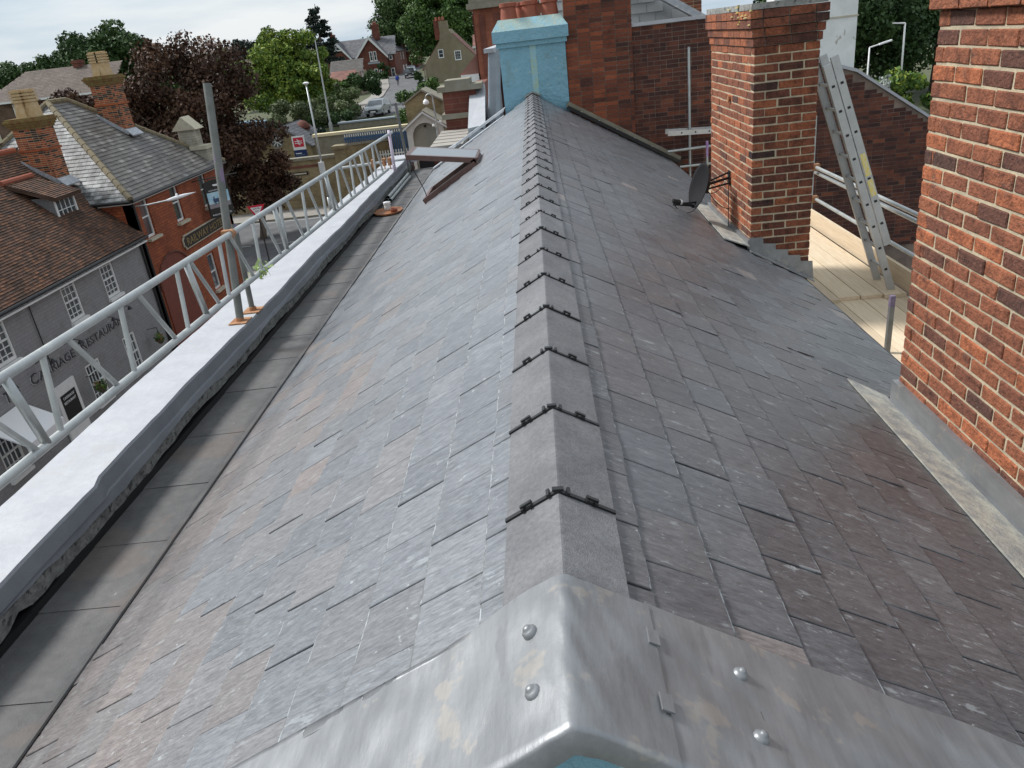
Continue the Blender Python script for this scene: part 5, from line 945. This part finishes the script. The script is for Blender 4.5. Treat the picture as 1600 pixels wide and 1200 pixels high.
mb = MB(); mb.prism([(cx - 1.72, 59.7, -4.62), (cx, 59.7, -3.40), (cx + 1.72, 59.7, -4.62), (cx + 1.72, 59.7, -4.74), (cx, 59.7, -3.53), (cx - 1.72, 59.7, -4.74)], (0, .05, 0)); part('bargeboard', mb, m_wpaint, PO)
mb = MB(); mb.box((cx + 1.4, 60, -10), (cx + 1.9, 60.4, -6.5)); mb.box((cx - 2.0, 60.1, -10), (cx - 1.4, 60.5, -6.6)); part('side_wall', mb, m_flint, PO)
mb = MB(); mb.lathe((cx, 60.3, -4.55), [(.08, 0), (.12, .1), (.03, .14)], 8); part('lantern', mb, m_black, PO)
YG = thing('brick_outbuilding', 'small yellow brick gabled block behind the porch', 'building', (-8.6, 63, -10))
mb = MB(); mb.prism([(-10.0, 63, -10), (-7.2, 63, -10), (-7.2, 63, -3.0), (-8.6, 63, -2.2), (-10.0, 63, -3.0)], (0, 3, 0)); part('wall', mb, m_flint, YG)
for s in (-1, 1): mb = MB(); a, b = Vector((-8.6, 64.5, -2.08)), Vector((-8.6 + s * 1.6, 64.5, -3.0)); mb.obox((a + b) / 2, (b - a) / 2, (0, 1.65, 0), (0, 0, .08)); part('roof_slab', mb, m_cope, YG)
def lamp(name, label, base, top, head, m=m_galv, r0=.09, r1=.05):
    t = thing(name, label, 'street lamp', base); mb = MB(); base, top = Vector(base), Vector(top); mb.tube(base, base + Vector((0, 0, 1.4)), r0 * 1.3, n=10); mb.tube(base + Vector((0, 0, 1.4)), top, r0, r1, 10); part('pole', mb, m, t, True)
    mb = MB(); h = Vector(head)
    if h.length: mb.tube(top, top + h * .6, r1, r1 * .8, 8); part('arm', mb, m, t); mb = MB(); mb.obox(top + h * .8, h * .32, h.cross(Vector((0, 0, 1))).normalized() * .14, (0, 0, .06)); part('lantern', mb, m_cwhite, t)
    else: mb.lathe(top, [(.06, 0), (.22, .06), (.24, .14), (.08, .2)], 10); part('lantern', mb, m_cwhite, t)
    return t
t_ = lamp('street_lamp', 'grey lamp column with small camera box in front of the station wall', (-16.1, 58.3, -10), (-16.05, 58.3, -.65), (0, 0, 0)); mb = MB(); mb.box((-16.3, 58.1, -6.8), (-15.9, 58.3, -6.0)); part('camera_box', mb, m_wpaint, t_)
t = thing('flag_pole', 'tall thin grey pole standing in the scrub behind the station', 'pole', (-19.1, 75, -6)); mb = MB(); mb.tube((-19.15, 75, -6), (-19.05, 75, 2.5), .10, .05, 8); part('mast', mb, m_galv, t); mb = MB(); mb.tube((-19.15, 75, -6), (-19.14, 75, -4.6), .17, n=8); part('base', mb, m_galv, t)
t = thing('swan_neck_lamp', 'grey swan neck lamp post beside the porch', 'street lamp', (-7.0, 57, -10)); mb = MB(); mb.tube((-7.0, 57, -10), (-7.0, 57, -4.4), .13, .12, 10); mb.tube((-7.0, 57, -4.4), (-7.05, 57, -2.4), .07, .05, 8); mb.path([(-7.05 - .25 + .25 * math.cos(a), 57, -2.4 + .3 * math.sin(a)) for a in [math.pi * i / 8 for i in range(9)]], .045, 6); part('pole', mb, m_galv, t)
mb = MB(); mb.lathe((-7.55, 57, -2.8), [(.05, .4), (.2, .25), (.22, .1), (.08, 0)], 10); part('lantern', mb, m_cwhite, t)
for dz in (-4.1, -4.3): mb = MB(); mb.lathe((-6.75 if dz > -4.2 else -7.25, 57, dz), [(.08, 0), (.1, .1), (.04, .2)], 8); part('small_lamp', mb, m_cwhite, t)
mb = MB(); mb.lathe((-6.1, 57.5, -10), [(.42, 0), (.45, 3.4), (.42, 4.05), (.3, 4.15)], 14); solo('blue_hoarding_bin', mb, m_navy, 'dark blue cylindrical bin store beside the swan neck lamp', 'bin', (-6.1, 57.5, -10))
t = thing('give_way_sign', 'red bordered triangular give way sign on a dark post', 'sign', (-16.6, 44.4, -10)); mb = MB(); mb.tube((-16.55, 44.42, -10), (-16.55, 44.42, -6.4), .04, n=8); part('post', mb, m_black, t)
d_ = Vector((.94, .34, 0)); nn = Vector((.34, -.94, 0)); pc = Vector((-16.55, 44.36, -6.62))
def tri(s): return [pc + d_ * s * .5 + Vector((0, 0, s * .29)), pc - d_ * s * .5 + Vector((0, 0, s * .29)), pc - Vector((0, 0, s * .58))]
mb = MB(); mb.prism([p for p in tri(1.0)], nn * .02); pn = part('red_border', mb, m_cardred, t); mb = MB(); mb.prism([p + nn * .021 for p in tri(.66)], nn * .006); part('white_field', mb, m_cwhite, pn)
lettering('GIVE', .15, pc + nn * .03 + Vector((0, 0, .06)) - d_ * .19, d_, nn, m_signblk, pn, .002, width=.38); lettering('WAY', .11, pc + nn * .03 - Vector((0, 0, .08)) - d_ * .11, d_, nn, m_signblk, pn, .002, width=.22)
mb = MB(); mb.prism([(-30.5, 76, -6), (-25.6, 76, -6), (-25.6, 76, -3.9), (-30.5, 76, -3.7)], (0, 2, 0)); o = solo('metal_shed', mb, m_shedblue, 'faded blue corrugated metal shed below the maple', 'shed', (-28, 77, -6))
for k in range(14): mb = MB(); mb.box((-30.5 + k * .36, 75.95, -6), (-30.4 + k * .36, 76, -3.95)); r_ = link('rib', mb.mesh('rib', m_shedblue), o); r_.location = -o.location
t = thing('gate_pier', 'domed red brick gate pier beside the station roof', 'pier', (-20.9, 72, -10)); mb = MB(); mb.box((-21.4, 71.6, -10), (-20.4, 72.4, -4.6)); part('shaft', mb, m_vicbrick, t); mb = MB(); mb.lathe((-20.9, 72, -4.6), [(.68, 0), (.68, .15), (.6, .3), (.4, .55), (.1, .7)], 12); part('domed_cap', mb, m_vicbrick, t, True)
mb = MB(); mb.box((-18.5, 75.6, -5.6), (-10, 76, -4.85)); mb.box((-18.6, 75.5, -4.85), (-9.9, 76.1, -4.72), 1); solo('bridge_parapet', mb, [m_cope, m_leadroof], 'low grey green capped bridge parapet below the parked car', 'wall', (-14, 75.8, -5.6))
# ================================================================== far houses
def gable_front(parent, cx, hw, y, z0, ze, za, m, depth):
    mb = MB(); mb.prism([(cx - hw, y, z0), (cx + hw, y, z0), (cx + hw, y, ze), (cx, y, za), (cx - hw, y, ze)], (0, depth, 0)); return part('wall', mb, m, parent)
def barge(parent, cx, hw, y, ze, za, m=m_wpaint, w=.42):
    for s in (-1, 1):
        mb = MB(); a, b = Vector((cx, y, za + .12)), Vector((cx + s * (hw + .35), y, ze - .30)); mb.prism([a, b, b - Vector((0, 0, w)), a - Vector((0, 0, w * 1.6))], (0, -.12, 0)); part('bargeboard', mb, m, parent)
def roofpair(parent, cx, hw, y0, y1, ze, za, m, tw=.5, g=.4):
    for s in (-1, 1): tiled_roof('roof_tiles', [(cx, y0, za + .05), (cx, y1, za + .05), (cx + s * (hw + .3), y1, ze - .22), (cx + s * (hw + .3), y0, ze - .22)], (0, 1, 0), m, parent, tw, g)
def stack(parent, x, y, z0, z1, w, m, pots=2, pm=None):
    mb = MB(); mb.box((x - w / 2, y - .35, z0), (x + w / 2, y + .35, z1)); mb.box((x - w / 2 - .1, y - .45, z1 - .3), (x + w / 2 + .1, y + .45, z1 - .1)); ch = part('chimney', mb, m, parent)
    for k in range(pots): mb = MB(); mb.lathe((x + (k - (pots - 1) / 2) * .45, y, z1), [(.16, 0), (.13, .5), (.16, .55)], 8); part('chimney_pot', mb, pm or m_terra, ch)
V = thing('victorian_house', 'red brick house with two steep gables and white scalloped bargeboards', 'house', (-34, 168, -4.5)); y = 165
mb = MB(); mb.box((-41, y + 1.0, -4.8), (-27, y + 9, .2)); part('wall', mb, m_vicbrick, V)
gable_front(V, -31.4, 3.0, y, -4.8, .2, 3.65, m_vicbrick, 5); gable_front(V, -38.4, 2.75, y + .2, -4.8, .4, 3.7, m_vicbrick, 5)
tiled_roof('roof_tiles', [(-41.3, y + .6, .15), (-26.6, y + .6, .15), (-26.9, y + 5, 3.5), (-41.3, y + 5, 3.5)], (1, 0, 0), m_vslate, V, .5, .4)
roofpair(V, -31.4, 3.0, y - .3, y + 5, .2, 3.65, m_vslate); roofpair(V, -38.4, 2.75, y - .1, y + 5, .4, 3.7, m_vslate)
barge(V, -31.4, 3.0, y - .32, .2, 3.75); barge(V, -38.4, 2.75, y - .12, .4, 3.8)
mb = MB(); mb.prism([(-39.2, y - .15, 1.9), (-37.2, y - .15, 1.9), (-38.2, y - .15, 3.1)], (0, .05, 0)); ti = part('gable_truss', mb, m_black, V); mb = MB()
for a in (-.6, 0, .6): mb.obox((-38.2 + a * .45, y - .2, 2.4), (.05, 0, 0), (0, .03, 0), Vector((a * .4, 0, .5)))
mb.box((-39.3, y - .22, 1.75), (-37.1, y - .16, 1.95)); part('gable_strut', mb, m_wpaint, ti)
for a, zb, w, h in ((-31.75, -.75, .62, 1.75), (-30.95, -.75, .62, 1.75), (-31.9, -3.9, .5, 1.5), (-31.25, -3.9, .7, 1.7), (-30.3, -3.9, .5, 1.5)): window((a, y, zb), UX, NY, w, h, 1, 2, V, fr=.12, sill=m_wpaint, depth=-.02)
window((-38.9, y + .2, -.7), UX, NY, 1.2, 1.4, 2, 2, V, fr=.12, depth=-.02); window((-35.2, y + 1, -3.6), UX, NY, 1.1, 1.4, 2, 2, V, fr=.1, depth=-.02); window((-28.1, y + 1, -.9), UX, NY, .7, 1.5, 1, 2, V, fr=.12, depth=-.02); window((-28.1, y + 1, -4.0), UX, NY, .8, 1.6, 1, 2, V, fr=.12, depth=-.02)
mb = MB(); mb.box((-32.3, y - .06, -1.25), (-29.9, y, -.95)); part('string_band', mb, m_leadroof, V)
stack(V, -30.6, y + 4.5, 3, 5.9, 1.4, m_vicbrick, 2); stack(V, -39.5, y + 4.5, 3, 4.9, 1.0, m_vicbrick, 1)
Hh = thing('hipped_house', 'brick house with grey hipped roof farther up the hill road', 'house', (-30, 195, -4)); mb = MB(); mb.box((-36, 192, -5), (-26, 201, 2.4)); part('wall', mb, m_vicbrick, Hh)
for q, uu in (([(-36.4, 191.6, 2.3), (-25.6, 191.6, 2.3), (-29.5, 196, 4.9), (-32.5, 196, 4.9)], (1, 0, 0)), ([(-25.6, 191.6, 2.3), (-25.6, 201.4, 2.3), (-29.5, 197, 4.9), (-29.5, 196, 4.9)], (0, 1, 0)), ([(-36.4, 201.4, 2.3), (-36.4, 191.6, 2.3), (-32.5, 196, 4.9), (-32.5, 197, 4.9)], (0, 1, 0))): tiled_roof('roof_tiles', q, uu, m_vslate, Hh, .6, .45)
stack(Hh, -30, 198, 4, 6.6, 1.2, m_vicbrick, 2); window((-28.5, 192, .2), UX, NY, .8, 1.4, 1, 2, Hh, depth=-.02); window((-31.5, 192, .2), UX, NY, .8, 1.4, 1, 2, Hh, depth=-.02)
Tt = thing('terrace_cottages', 'row of brick cottages with white doors stepping up the hill road', 'house', (-29.5, 178, -4)); mb = MB(); mb.box((-31.5, 176, -5), (-28.2, 190, .6)); part('wall', mb, m_vicbrick, Tt)
for k in range(3): window((-28.18, 177 + k * 4, -1.2), UY, NX, .9, 1.4, 1, 2, Tt, depth=-.02); mb = MB(); mb.box((-28.2, 179 + k * 4, -4.6), (-28.1, 180 + k * 4, -2.4)); part('door', mb, m_wpaint, Tt)
tiled_roof('roof_tiles', [(-28, 176, .55), (-28, 190, .55), (-30, 190, 2), (-30, 176, 2)], (0, 1, 0), m_vslate, Tt, .6, .45)
Ga = thing('garage_block', 'low garage with grey roof and lower pale red lean-to roof', 'garage', (-26, 122, -5)); mb = MB(); mb.box((-29.4, 120, -5.2), (-25.1, 126, -1.4)); part('wall', mb, m_pinkr, Ga)
tiled_roof('roof_tiles', [(-29.8, 121.4, -1.5), (-24.7, 121.4, -1.5), (-24.9, 124, .25), (-29.8, 124, .25)], (1, 0, 0), mat('dull_grey_tile', None, (.8, .8, .8), rough=.85, scale=1, stops=[(0, (.1, .09, .085)), (1, (.13, .12, .11))]), Ga, .5, .35)
mb = MB(); mb.box((-28.9, 117.6, -5.2), (-25.6, 120, -2.5)); part('lean_to_wall', mb, m_pinkr, Ga); tiled_roof('lean_to_tiles', [(-29.1, 117.3, -2.6), (-25.4, 117.3, -2.6), (-25.4, 120.1, -1.1), (-29.1, 120.1, -1.1)], (1, 0, 0), m_rtile, Ga, .5, .35)
mb = MB(); mb.box((-25.6, 117.7, -4.9), (-25.55, 118.7, -2.9)); part('door', mb, m_wpaint, Ga); mb = MB(); mb.prism([(-24.9, 121.2, -1.5), (-24.6, 121.2, -2.6), (-24.9, 121.2, -2.6)], (0, .1, 0)); part('bargeboard', mb, m_wpaint, Ga)
Be = thing('roughcast_house', 'brown roughcast gable house with tall end chimney across the hill road', 'house', (-11.5, 128, -5)); cx = -12.55; y = 125
mb = MB(); mb.prism([(-16.2, y, -5.4), (-6.4, y, -5.4), (-6.4, y, -3.2), (-11.3, y, 2.1), (-11.9, y, 2.9), (-13.0, y, 2.9), (-13.3, y, 1.3), (-16.2, y, -2.2)], (0, 8, 0)); part('wall', mb, m_beige, Be)
tiled_roof('roof_tiles', [(-11.2, y + .1, 2.1), (-11.2, y + 8, 2.1), (-6.1, y + 8, -3.3), (-6.1, y + .1, -3.3)], (0, 1, 0), m_rtile, Be, .5, .4); tiled_roof('roof_tiles', [(-13.3, y + .1, 1.4), (-13.3, y + 8, 1.4), (-16.5, y + 8, -2.4), (-16.5, y + .1, -2.4)], (0, 1, 0), m_rtile, Be, .5, .4)
mb = MB(); mb.box((-13.1, y - .02, 2.6), (-11.8, y + 1.2, 4.0)); ch = part('chimney', mb, m_beige, Be); mb = MB(); mb.box((-14.0, y + 1.4, 1.5), (-12.9, y + 2.4, 4.3)); part('chimney', mb, m_vicbrick, Be)
for k in range(3): mb = MB(); mb.lathe((-13.5 + k * .5, y + 1.2, 4.1), [(.2, 0), (.15, .5)], 8); part('chimney_pot', mb, m_terra, ch)
window((-13.7, y, -1.0), UX, NY, .8, 1.2, 1, 2, Be, fr=.1, depth=-.03); window((-11.3, y, -1.55), UX, NY, 1.0, 1.35, 3, 3, Be, fr=.12, depth=-.03, sash=False)
mb = MB(); mb.tube((-16.0, y - .05, -5), (-16.0, y - .05, -2.4), .06, n=6); part('downpipe', mb, m_stone, Be)
Bx = thing('cottage', 'small white fronted cottage with red tiled roof behind the roughcast house', 'house', (-5.5, 140, -5)); mb = MB(); mb.box((-9, 138, -5), (-3.5, 143, .0)); part('wall', mb, m_wpaint, Bx); tiled_roof('roof_tiles', [(-9.3, 137.6, -.1), (-3.3, 137.6, -.1), (-3.3, 140.6, 1.7), (-9.3, 140.6, 1.7)], (1, 0, 0), m_rtile, Bx, .5, .4); mb = MB(); mb.box((-9.4, 137.5, -.3), (-3.2, 137.6, 0)); part('fascia', mb, m_wpaint, Bx)
LH = thing('long_house', 'long low house with brown tiled roof behind the hotel', 'house', (-48, 86, -5)); mb = MB(); mb.box((-56, 83, -6), (-43, 91, .35)); part('wall', mb, mat('brown_brick', (.17, .1, .07), (.13, .08, .055), rough=.9, scale=1.5, brick=((.2, .15, .11), 1.6)), LH)
tiled_roof('roof_tiles', [(-56.6, 82.4, .3), (-42.5, 82.4, .3), (-42.9, 87, 2.95), (-53.6, 87, 2.95)], (1, 0, 0), m_btile, LH, .3, .28); tiled_roof('roof_tiles', [(-56.6, 91.4, .3), (-56.6, 82.4, .3), (-53.6, 87, 2.95)], (0, 1, 0), m_btile, LH, .3, .28)
mb = MB(); mb.box((-56.6, 82.3, .12), (-42.5, 82.45, .3)); part('gutter', mb, m_wpaint, LH)
for x in (-53.6, -47.2, -45.2): window((x, 83, -1.3), UX, NY, 1.3, 1.3, 2, 1, LH, sash=False, depth=-.02, fr=.1)
stack(LH, -47.6, 87, 2.8, 3.5, .9, m_vicbrick, 0)
LH2 = thing('distant_house', 'distant brown roofed house behind the maple', 'house', (-44, 130, -4)); mb = MB(); mb.box((-47, 130, -5), (-37, 136, -.2)); part('wall', mb, m_pinkr, LH2); tiled_roof('roof_tiles', [(-47.4, 129.6, -.3), (-36.6, 129.6, -.3), (-36.6, 133, 1.9), (-47.4, 133, 1.9)], (1, 0, 0), m_btile, LH2, .4, .35); stack(LH2, -41.5, 133, 1.6, 2.7, .9, m_vicbrick, 0)
# ================================================================== neighbours beyond the ridge end
NB = thing('neighbour_parapet', 'brick parapet pier with weathered stone copings beside the white capping', 'wall', (-1.7, 19, -10))
mb = MB(); mb.box((-1.98, 18.0, -10), (-1.25, 18.7, .02)); mb.box((-1.98, 18.7, -10), (-1.6, 30, -.35)); part('wall', mb, m_vicbrick, NB)
for z0, e in ((.02, .10), (-.55, .07)): mb = MB(); mb.box((-1.98 - e, 18 - e, z0), (-1.2 + e, 18.75 + e, z0 + .11)); part('coping', mb, m_cope, NB)
mb = MB(); mb.box((-1.9, 18.0 - .1, .13), (-1.35, 18.7, .25)); part('coping', mb, m_cope, NB)
for k in range(5): mb = MB(); mb.box((-2.1, 15.62 + k * .47, -.95 + k * .01), (-1.45, 16.08 + k * .47, -.82 + k * .01)); part('coping_stone', mb, mat('grey_stone_slab', (.36, .33, .29), (.3, .28, .25), rough=.9, scale=3), NB)
mb = MB(); mb.box((-2.05, 15.6, -10), (-1.5, 18.0, -.95)); part('wall', mb, m_vicbrick, NB)
WB = thing('white_capping', 'white sheet capped parapet box beyond the blue chimney', 'parapet', (-1.2, 17, -.6)); mb = MB(); mb.prism([(-1.36, 16.2, -.66), (-1.0, 16.2, -.62), (-1.06, 18.6, .02), (-1.40, 18.6, .02)], (0, 0, .05)); mb.prism([(-1.36, 16.2, -.66), (-1.36, 18.6, -.0), (-1.36, 18.6, -1.4), (-1.36, 16.2, -1.4)], (.30, 0, 0)); part('capping', mb, m_white, WB)
MF = thing('neighbour_roof', 'neighbouring grey lead mansard with white corner board', 'roof', (-.8, 19, -10)); mb = MB(); mb.prism([(-1.02, 17.2, -1.2), (-.80, 17.2, .72), (-.80, 24, .72), (-1.02, 24, -1.2)], (.3, 0, 0)); part('mansard', mb, m_leadroof, MF)
for k in range(5): mb = MB(); a = Vector((-1.035, 17.3 + k * .9, -1.2)); mb.tube(a, a + Vector((.22, 0, 1.92)), .03, n=6); part('lead_roll', mb, m_leadroof, MF)
mb = MB(); mb.obox((-.67, 16.3, .05), (.045, 0, 0), (0, .06, 0), (.10, 0, .88)); part('corner_board', mb, m_white, MF)
mb = MB(); mb.box((-.62, 16.35, -3), (1.5, 16.7, .75)); part('wall', mb, m_vicbrick, MF); mb = MB(); mb.box((-.92, 17.1, .72), (-.72, 24, .80)); part('cornice', mb, m_white, MF)
tiled_roof('roof_slates', [(1.0, 17.4, .55), (3.7, 17.4, .55), (2.0, 17.9, 2.1), (1.0, 17.9, 2.3)], (1, 0, 0), mat('pale_slate', None, (.8, .8, .8), rough=.5, scale=2, stops=[(0, (.3, .31, .31)), (1, (.4, .41, .41))]), MF, .33, .2, .012, .012)
mb = MB(); a, b = Vector((1.75, 17.3, 2.0)), Vector((3.75, 17.3, .78)); mb.obox((a + b) / 2, (b - a) / 2, (0, .16, 0), (.03, 0, .06)); part('verge_capping', mb, m_leadlt, MF)
tiled_roof('roof_slates', [(.3, 17.2, .8), (1.0, 17.2, .8), (1.0, 17.9, 2.3), (.6, 17.9, 2.3)], (1, 0, 0), MATS['pale_slate'], MF, .33, .2, .012, .012)
mb = MB(); a, b = Vector((.25, 17.15, 1.0)), Vector((.95, 17.5, 2.3)); mb.obox((a + b) / 2, (b - a) / 2, (0, .1, 0), (-.05, 0, .03)); part('verge_capping', mb, m_leadlt, MF)
K2 = thing('brick_chimney', 'short plain brick chimney on the roof behind the dark wall', 'chimney', (3.3, 19.5, .5)); mb = MB(); mb.box((3.08, 19.2, -.5), (3.92, 19.9, 2.3)); part('stack', mb, m_brickm, K2); big = MB()
for c, ax, ln, fc in courses(3.076, 3.924, 19.196, 19.9, .2, 2.2, ('-y',)): big.obox(c, (ln / 2, 0, 0), (0, .051, 0), (0, 0, .0325))
part('brickwork', big, m_brick, K2, kind='stuff')
RB = thing('corniced_building', 'tall orange brick building with stone cornice beyond the blue chimney', 'building', (-2.5, 52, -10)); mb = MB(); mb.box((-3.1, 50, -10), (2, 58, 2.6)); part('wall', mb, mat('orange_far_brick', (.36, .11, .06), (.3, .09, .05), rough=.85, scale=1, brick=((.33, .16, .1), 1.5)), RB)
mb = MB(); mb.box((-3.45, 49.6, 2.6), (2.4, 58.4, 2.9)); mb.box((-3.3, 49.75, 2.9), (2.2, 58.2, 3.25)); part('cornice', mb, m_cope, RB)
for k in range(4): mb = MB(); mb.box((-3.2, 50.2 + k * 1.9, -2), (-3.1, 50.7 + k * 1.9, 2.4)); part('pilaster', mb, m_vicbrick, RB)
for k in range(4): mb = MB(); mb.box((-2.8 + k * .9, 49.9, -1), (-2.5 + k * .9, 50, 2.3)); part('pilaster', mb, m_vicbrick, RB)
mb = MB(); mb.prism([(-4.4, 50.3, -.9), (-3.1, 50.3, .3), (-3.1, 50.3, -.9)], (0, 6, 0)); part('side_roof', mb, m_rtile, RB); mb = MB(); mb.box((-4.3, 50.2, -2.4), (-3.1, 56, -.9)); part('side_wall', mb, m_wpaint, RB)
# ================================================================== vehicles
def car(label, loc, rot, pm, L_=4.2, Wd=1.75, Ht=1.5, group=None, cat='car', van=False):
    t = thing('parked_car', label, cat, loc, group); t.rotation_euler = (0, 0, rot)
    def P(name, mb, m, par=None, sm=False):
        o = link(name, mb.mesh(name, m, sm), par or t, loc=(0, 0, 0)); return o
    hl = L_ / 2; prof = [(-hl, .35), (-hl, .72), (-hl + .12, .88), (-hl + (1.0 if not van else .75), 1.0), (-hl + (1.75 if not van else 1.35), Ht - .06), (-hl + 2.2, Ht), (hl - .9, Ht - .02), (hl - .35, Ht - .2), (hl - .08, .95), (hl, .8), (hl - .03, .35)]
    mb = MB(); vs = []; n = len(prof)
    for f, ins in ((-1, 1), (-1, 0), (1, 0), (1, 1)):
        for y, z in prof:
            nar = 1 - (.22 * max(0, (z - .95) / (Ht - .95)) if z > .95 else 0); w = Wd / 2 * nar - (.06 if ins else 0); vs.append((f * w, y * (.985 if ins else 1), z - (.0 if ins else 0)))
    fs = [(k * n + i, k * n + (i + 1) % n, (k + 1) * n + (i + 1) % n, (k + 1) * n + i) for k in (1,) for i in range(n)] + [tuple(range(n, 2 * n)), tuple(range(3 * n - 1, 2 * n - 1, -1))]
    mb.add(vs, fs); body = P('body', mb, pm, None)
    g = MB(); a, b = prof[3], prof[4]; nb = lambda z: Wd / 2 * (1 - .22 * max(0, (z - .95) / (Ht - .95)))
    za, zb = a[1] + .06, b[1] - .05; ya, yb = a[0] + .06 * (b[0] - a[0]) / (b[1] - a[1]), b[0] - .05; g.add([(-nb(za) + .1, ya - .03, za), (nb(za) - .1, ya - .03, za), (nb(zb) - .1, yb - .03, zb), (-nb(zb) + .1, yb - .03, zb)], [(0, 1, 2, 3)]); P('windscreen', g, m_glass)
    for s in (-1, 1):
        g = MB(); yz = [(a[0] + .35, 1.03), (hl - .55, 1.03), (hl - .85, Ht - .12), (b[0] + .15, Ht - .12)]; g.add([(s * (nb(z) + .008), y, z) for y, z in yz], [(0, 1, 2, 3) if s > 0 else (3, 2, 1, 0)]); P('side_window', g, m_glass)
        g = MB(); g.obox((s * (Wd / 2 - .28), -hl - .005, .74), (.19, 0, 0), (0, .03, 0), (0, 0, .075)); P('headlight', g, m_lamp)
        for y in (-hl + .8, hl - .8):
            w = MB(); w.lathe((s * (Wd / 2 - .1) - .1, y, .32), [(.32, 0), (.32, .2)], 16, ax='x'); wh = P('wheel', w, m_tyre); w = MB(); w.lathe((s * (Wd / 2 - .1) + (.1 if s > 0 else -.11), y, .32), [(.2, 0), (.2, .01)], 12, ax='x'); P('rim', w, m_rim, wh)
        g = MB(); g.obox((s * (Wd / 2 + .09), -hl + 1.35, 1.0), (.08, 0, 0), (0, .06, 0), (0, 0, .06)); P('wing_mirror', g, pm)
    g = MB(); g.obox((0, -hl - .012, .55), (.5, 0, 0), (0, .02, 0), (0, 0, .12)); P('grille', g, m_black); g = MB(); g.obox((0, -hl - .03, .50), (.26, 0, 0), (0, .01, 0), (0, 0, .055)); P('number_plate', g, m_cwhite)
    return t
car('silver grey car with pale bonnet parked beside the scrub', (-15.9, 82.5, hgt(-16, 82.5) + .03), rad(-4), paint('silver', (.2, .22, .24)), 4.2, 1.78, 1.55)
car('black car parked on the hill road below the climber', (-22.4, 152, hgt(-22, 152) + .03), rad(8), paint('black', (.015, .016, .018)), 4.4, 1.85, 1.7)
car('pale grey car parked behind the black car', (-23.2, 160, hgt(-23, 160) + .03), rad(8), paint('grey', (.3, .33, .36)), 4.2, 1.75, 1.5)
car('dark blue car parked farthest up the hill road', (-24.3, 168, hgt(-24, 168) + .03), rad(8), paint('blue', (.05, .06, .09)), 4.2, 1.75, 1.5)
car('white car parked in the yard behind the sloping coping', (31, 62, -9.985), rad(80), paint('white', (.6, .6, .6)), 4.3, 1.8, 1.5)
# a person in blue walking on the hill pavement
t = thing('person', 'person in a blue jacket walking on the hill pavement', 'person', (-20.9, 128, hgt(-21, 128) + .14)); t.rotation_euler = (0, 0, .3)
me = bpy.data.meshes.new('body'); J = [(0, 0, .92), (0, 0, 1.15), (0, .02, 1.38), (0, .02, 1.5), (0, 0, 1.6), (0, 0, 1.74), (-.19, .02, 1.38), (-.25, .06, 1.1), (-.24, -.08, .88), (.19, .02, 1.38), (.25, -.04, 1.1), (.25, -.16, .9), (-.1, 0, .86), (-.11, -.12, .48), (-.11, .05, .08), (-.11, -.1, .04), (.1, 0, .86), (.11, .08, .48), (.11, .2, .1), (.11, .08, .04)]
E_ = [(0, 1), (1, 2), (2, 3), (3, 4), (4, 5), (2, 6), (6, 7), (7, 8), (2, 9), (9, 10), (10, 11), (0, 12), (12, 13), (13, 14), (14, 15), (0, 16), (16, 17), (17, 18), (18, 19)]
R_ = [.15, .15, .15, .06, .09, .08, .08, .055, .04, .08, .055, .04, .09, .065, .045, .04, .09, .065, .045, .04]
me.from_pydata(J, E_, []); o = link('body', me, t, loc=(0, 0, 0)); md = o.modifiers.new('skin', 'SKIN')
for v, r_ in zip(me.skin_vertices[0].data, R_): v.radius = (r_, r_ * .85)
me.skin_vertices[0].data[0].use_root = True; o.modifiers.new('sub', 'SUBSURF').levels = 1
me.materials.append(m_cdark)
mb = MB(); mb.lathe((0, .01, .86), [(.19, 0), (.19, .2), (.18, .45), (.2, .54), (.1, .62)], 12); link('jacket', mb.mesh('jacket', m_cblue, True), t, loc=(0, 0, 0))
for s in (-1, 1): mb = MB(); mb.tube((s * .19, .02, 1.4), (s * .255, .02, 1.1), .075, .062, 8); mb.tube((s * .255, .02, 1.1), (s * .25, -.12 if s > 0 else -.05, .93), .062, .05, 8); link('sleeve', mb.mesh('sleeve', m_cblue, True), t, loc=(0, 0, 0))
mb = MB(); mb.lathe((0, .02, 1.58), [(.05, -.05), (.095, .04), (.1, .12), (.07, .2), (.01, .22)], 12); link('hair', mb.mesh('hair', m_hair, True), t, loc=(0, 0, 0)); mb = MB(); mb.lathe((0, -.025, 1.55), [(.04, -.02), (.08, .06), (.08, .13), (.03, .19)], 12); link('face', mb.mesh('face', m_skin, True), t, loc=(0, 0, 0))
lamp('street_lamp', 'tall white street lamp with short flat head in front of the dark tree', (35.2, 80, -10), (35.1, 80, -1.9), (-1.0, 0, .12), m_wpaint, .10, .08)
lamp('street_lamp', 'white lamp bracket leaning out beside the white rendered stack', (28.8, 72, -10), (28.8, 72, -3.2), (1.6, 0, .35), m_wpaint, .08, .06)
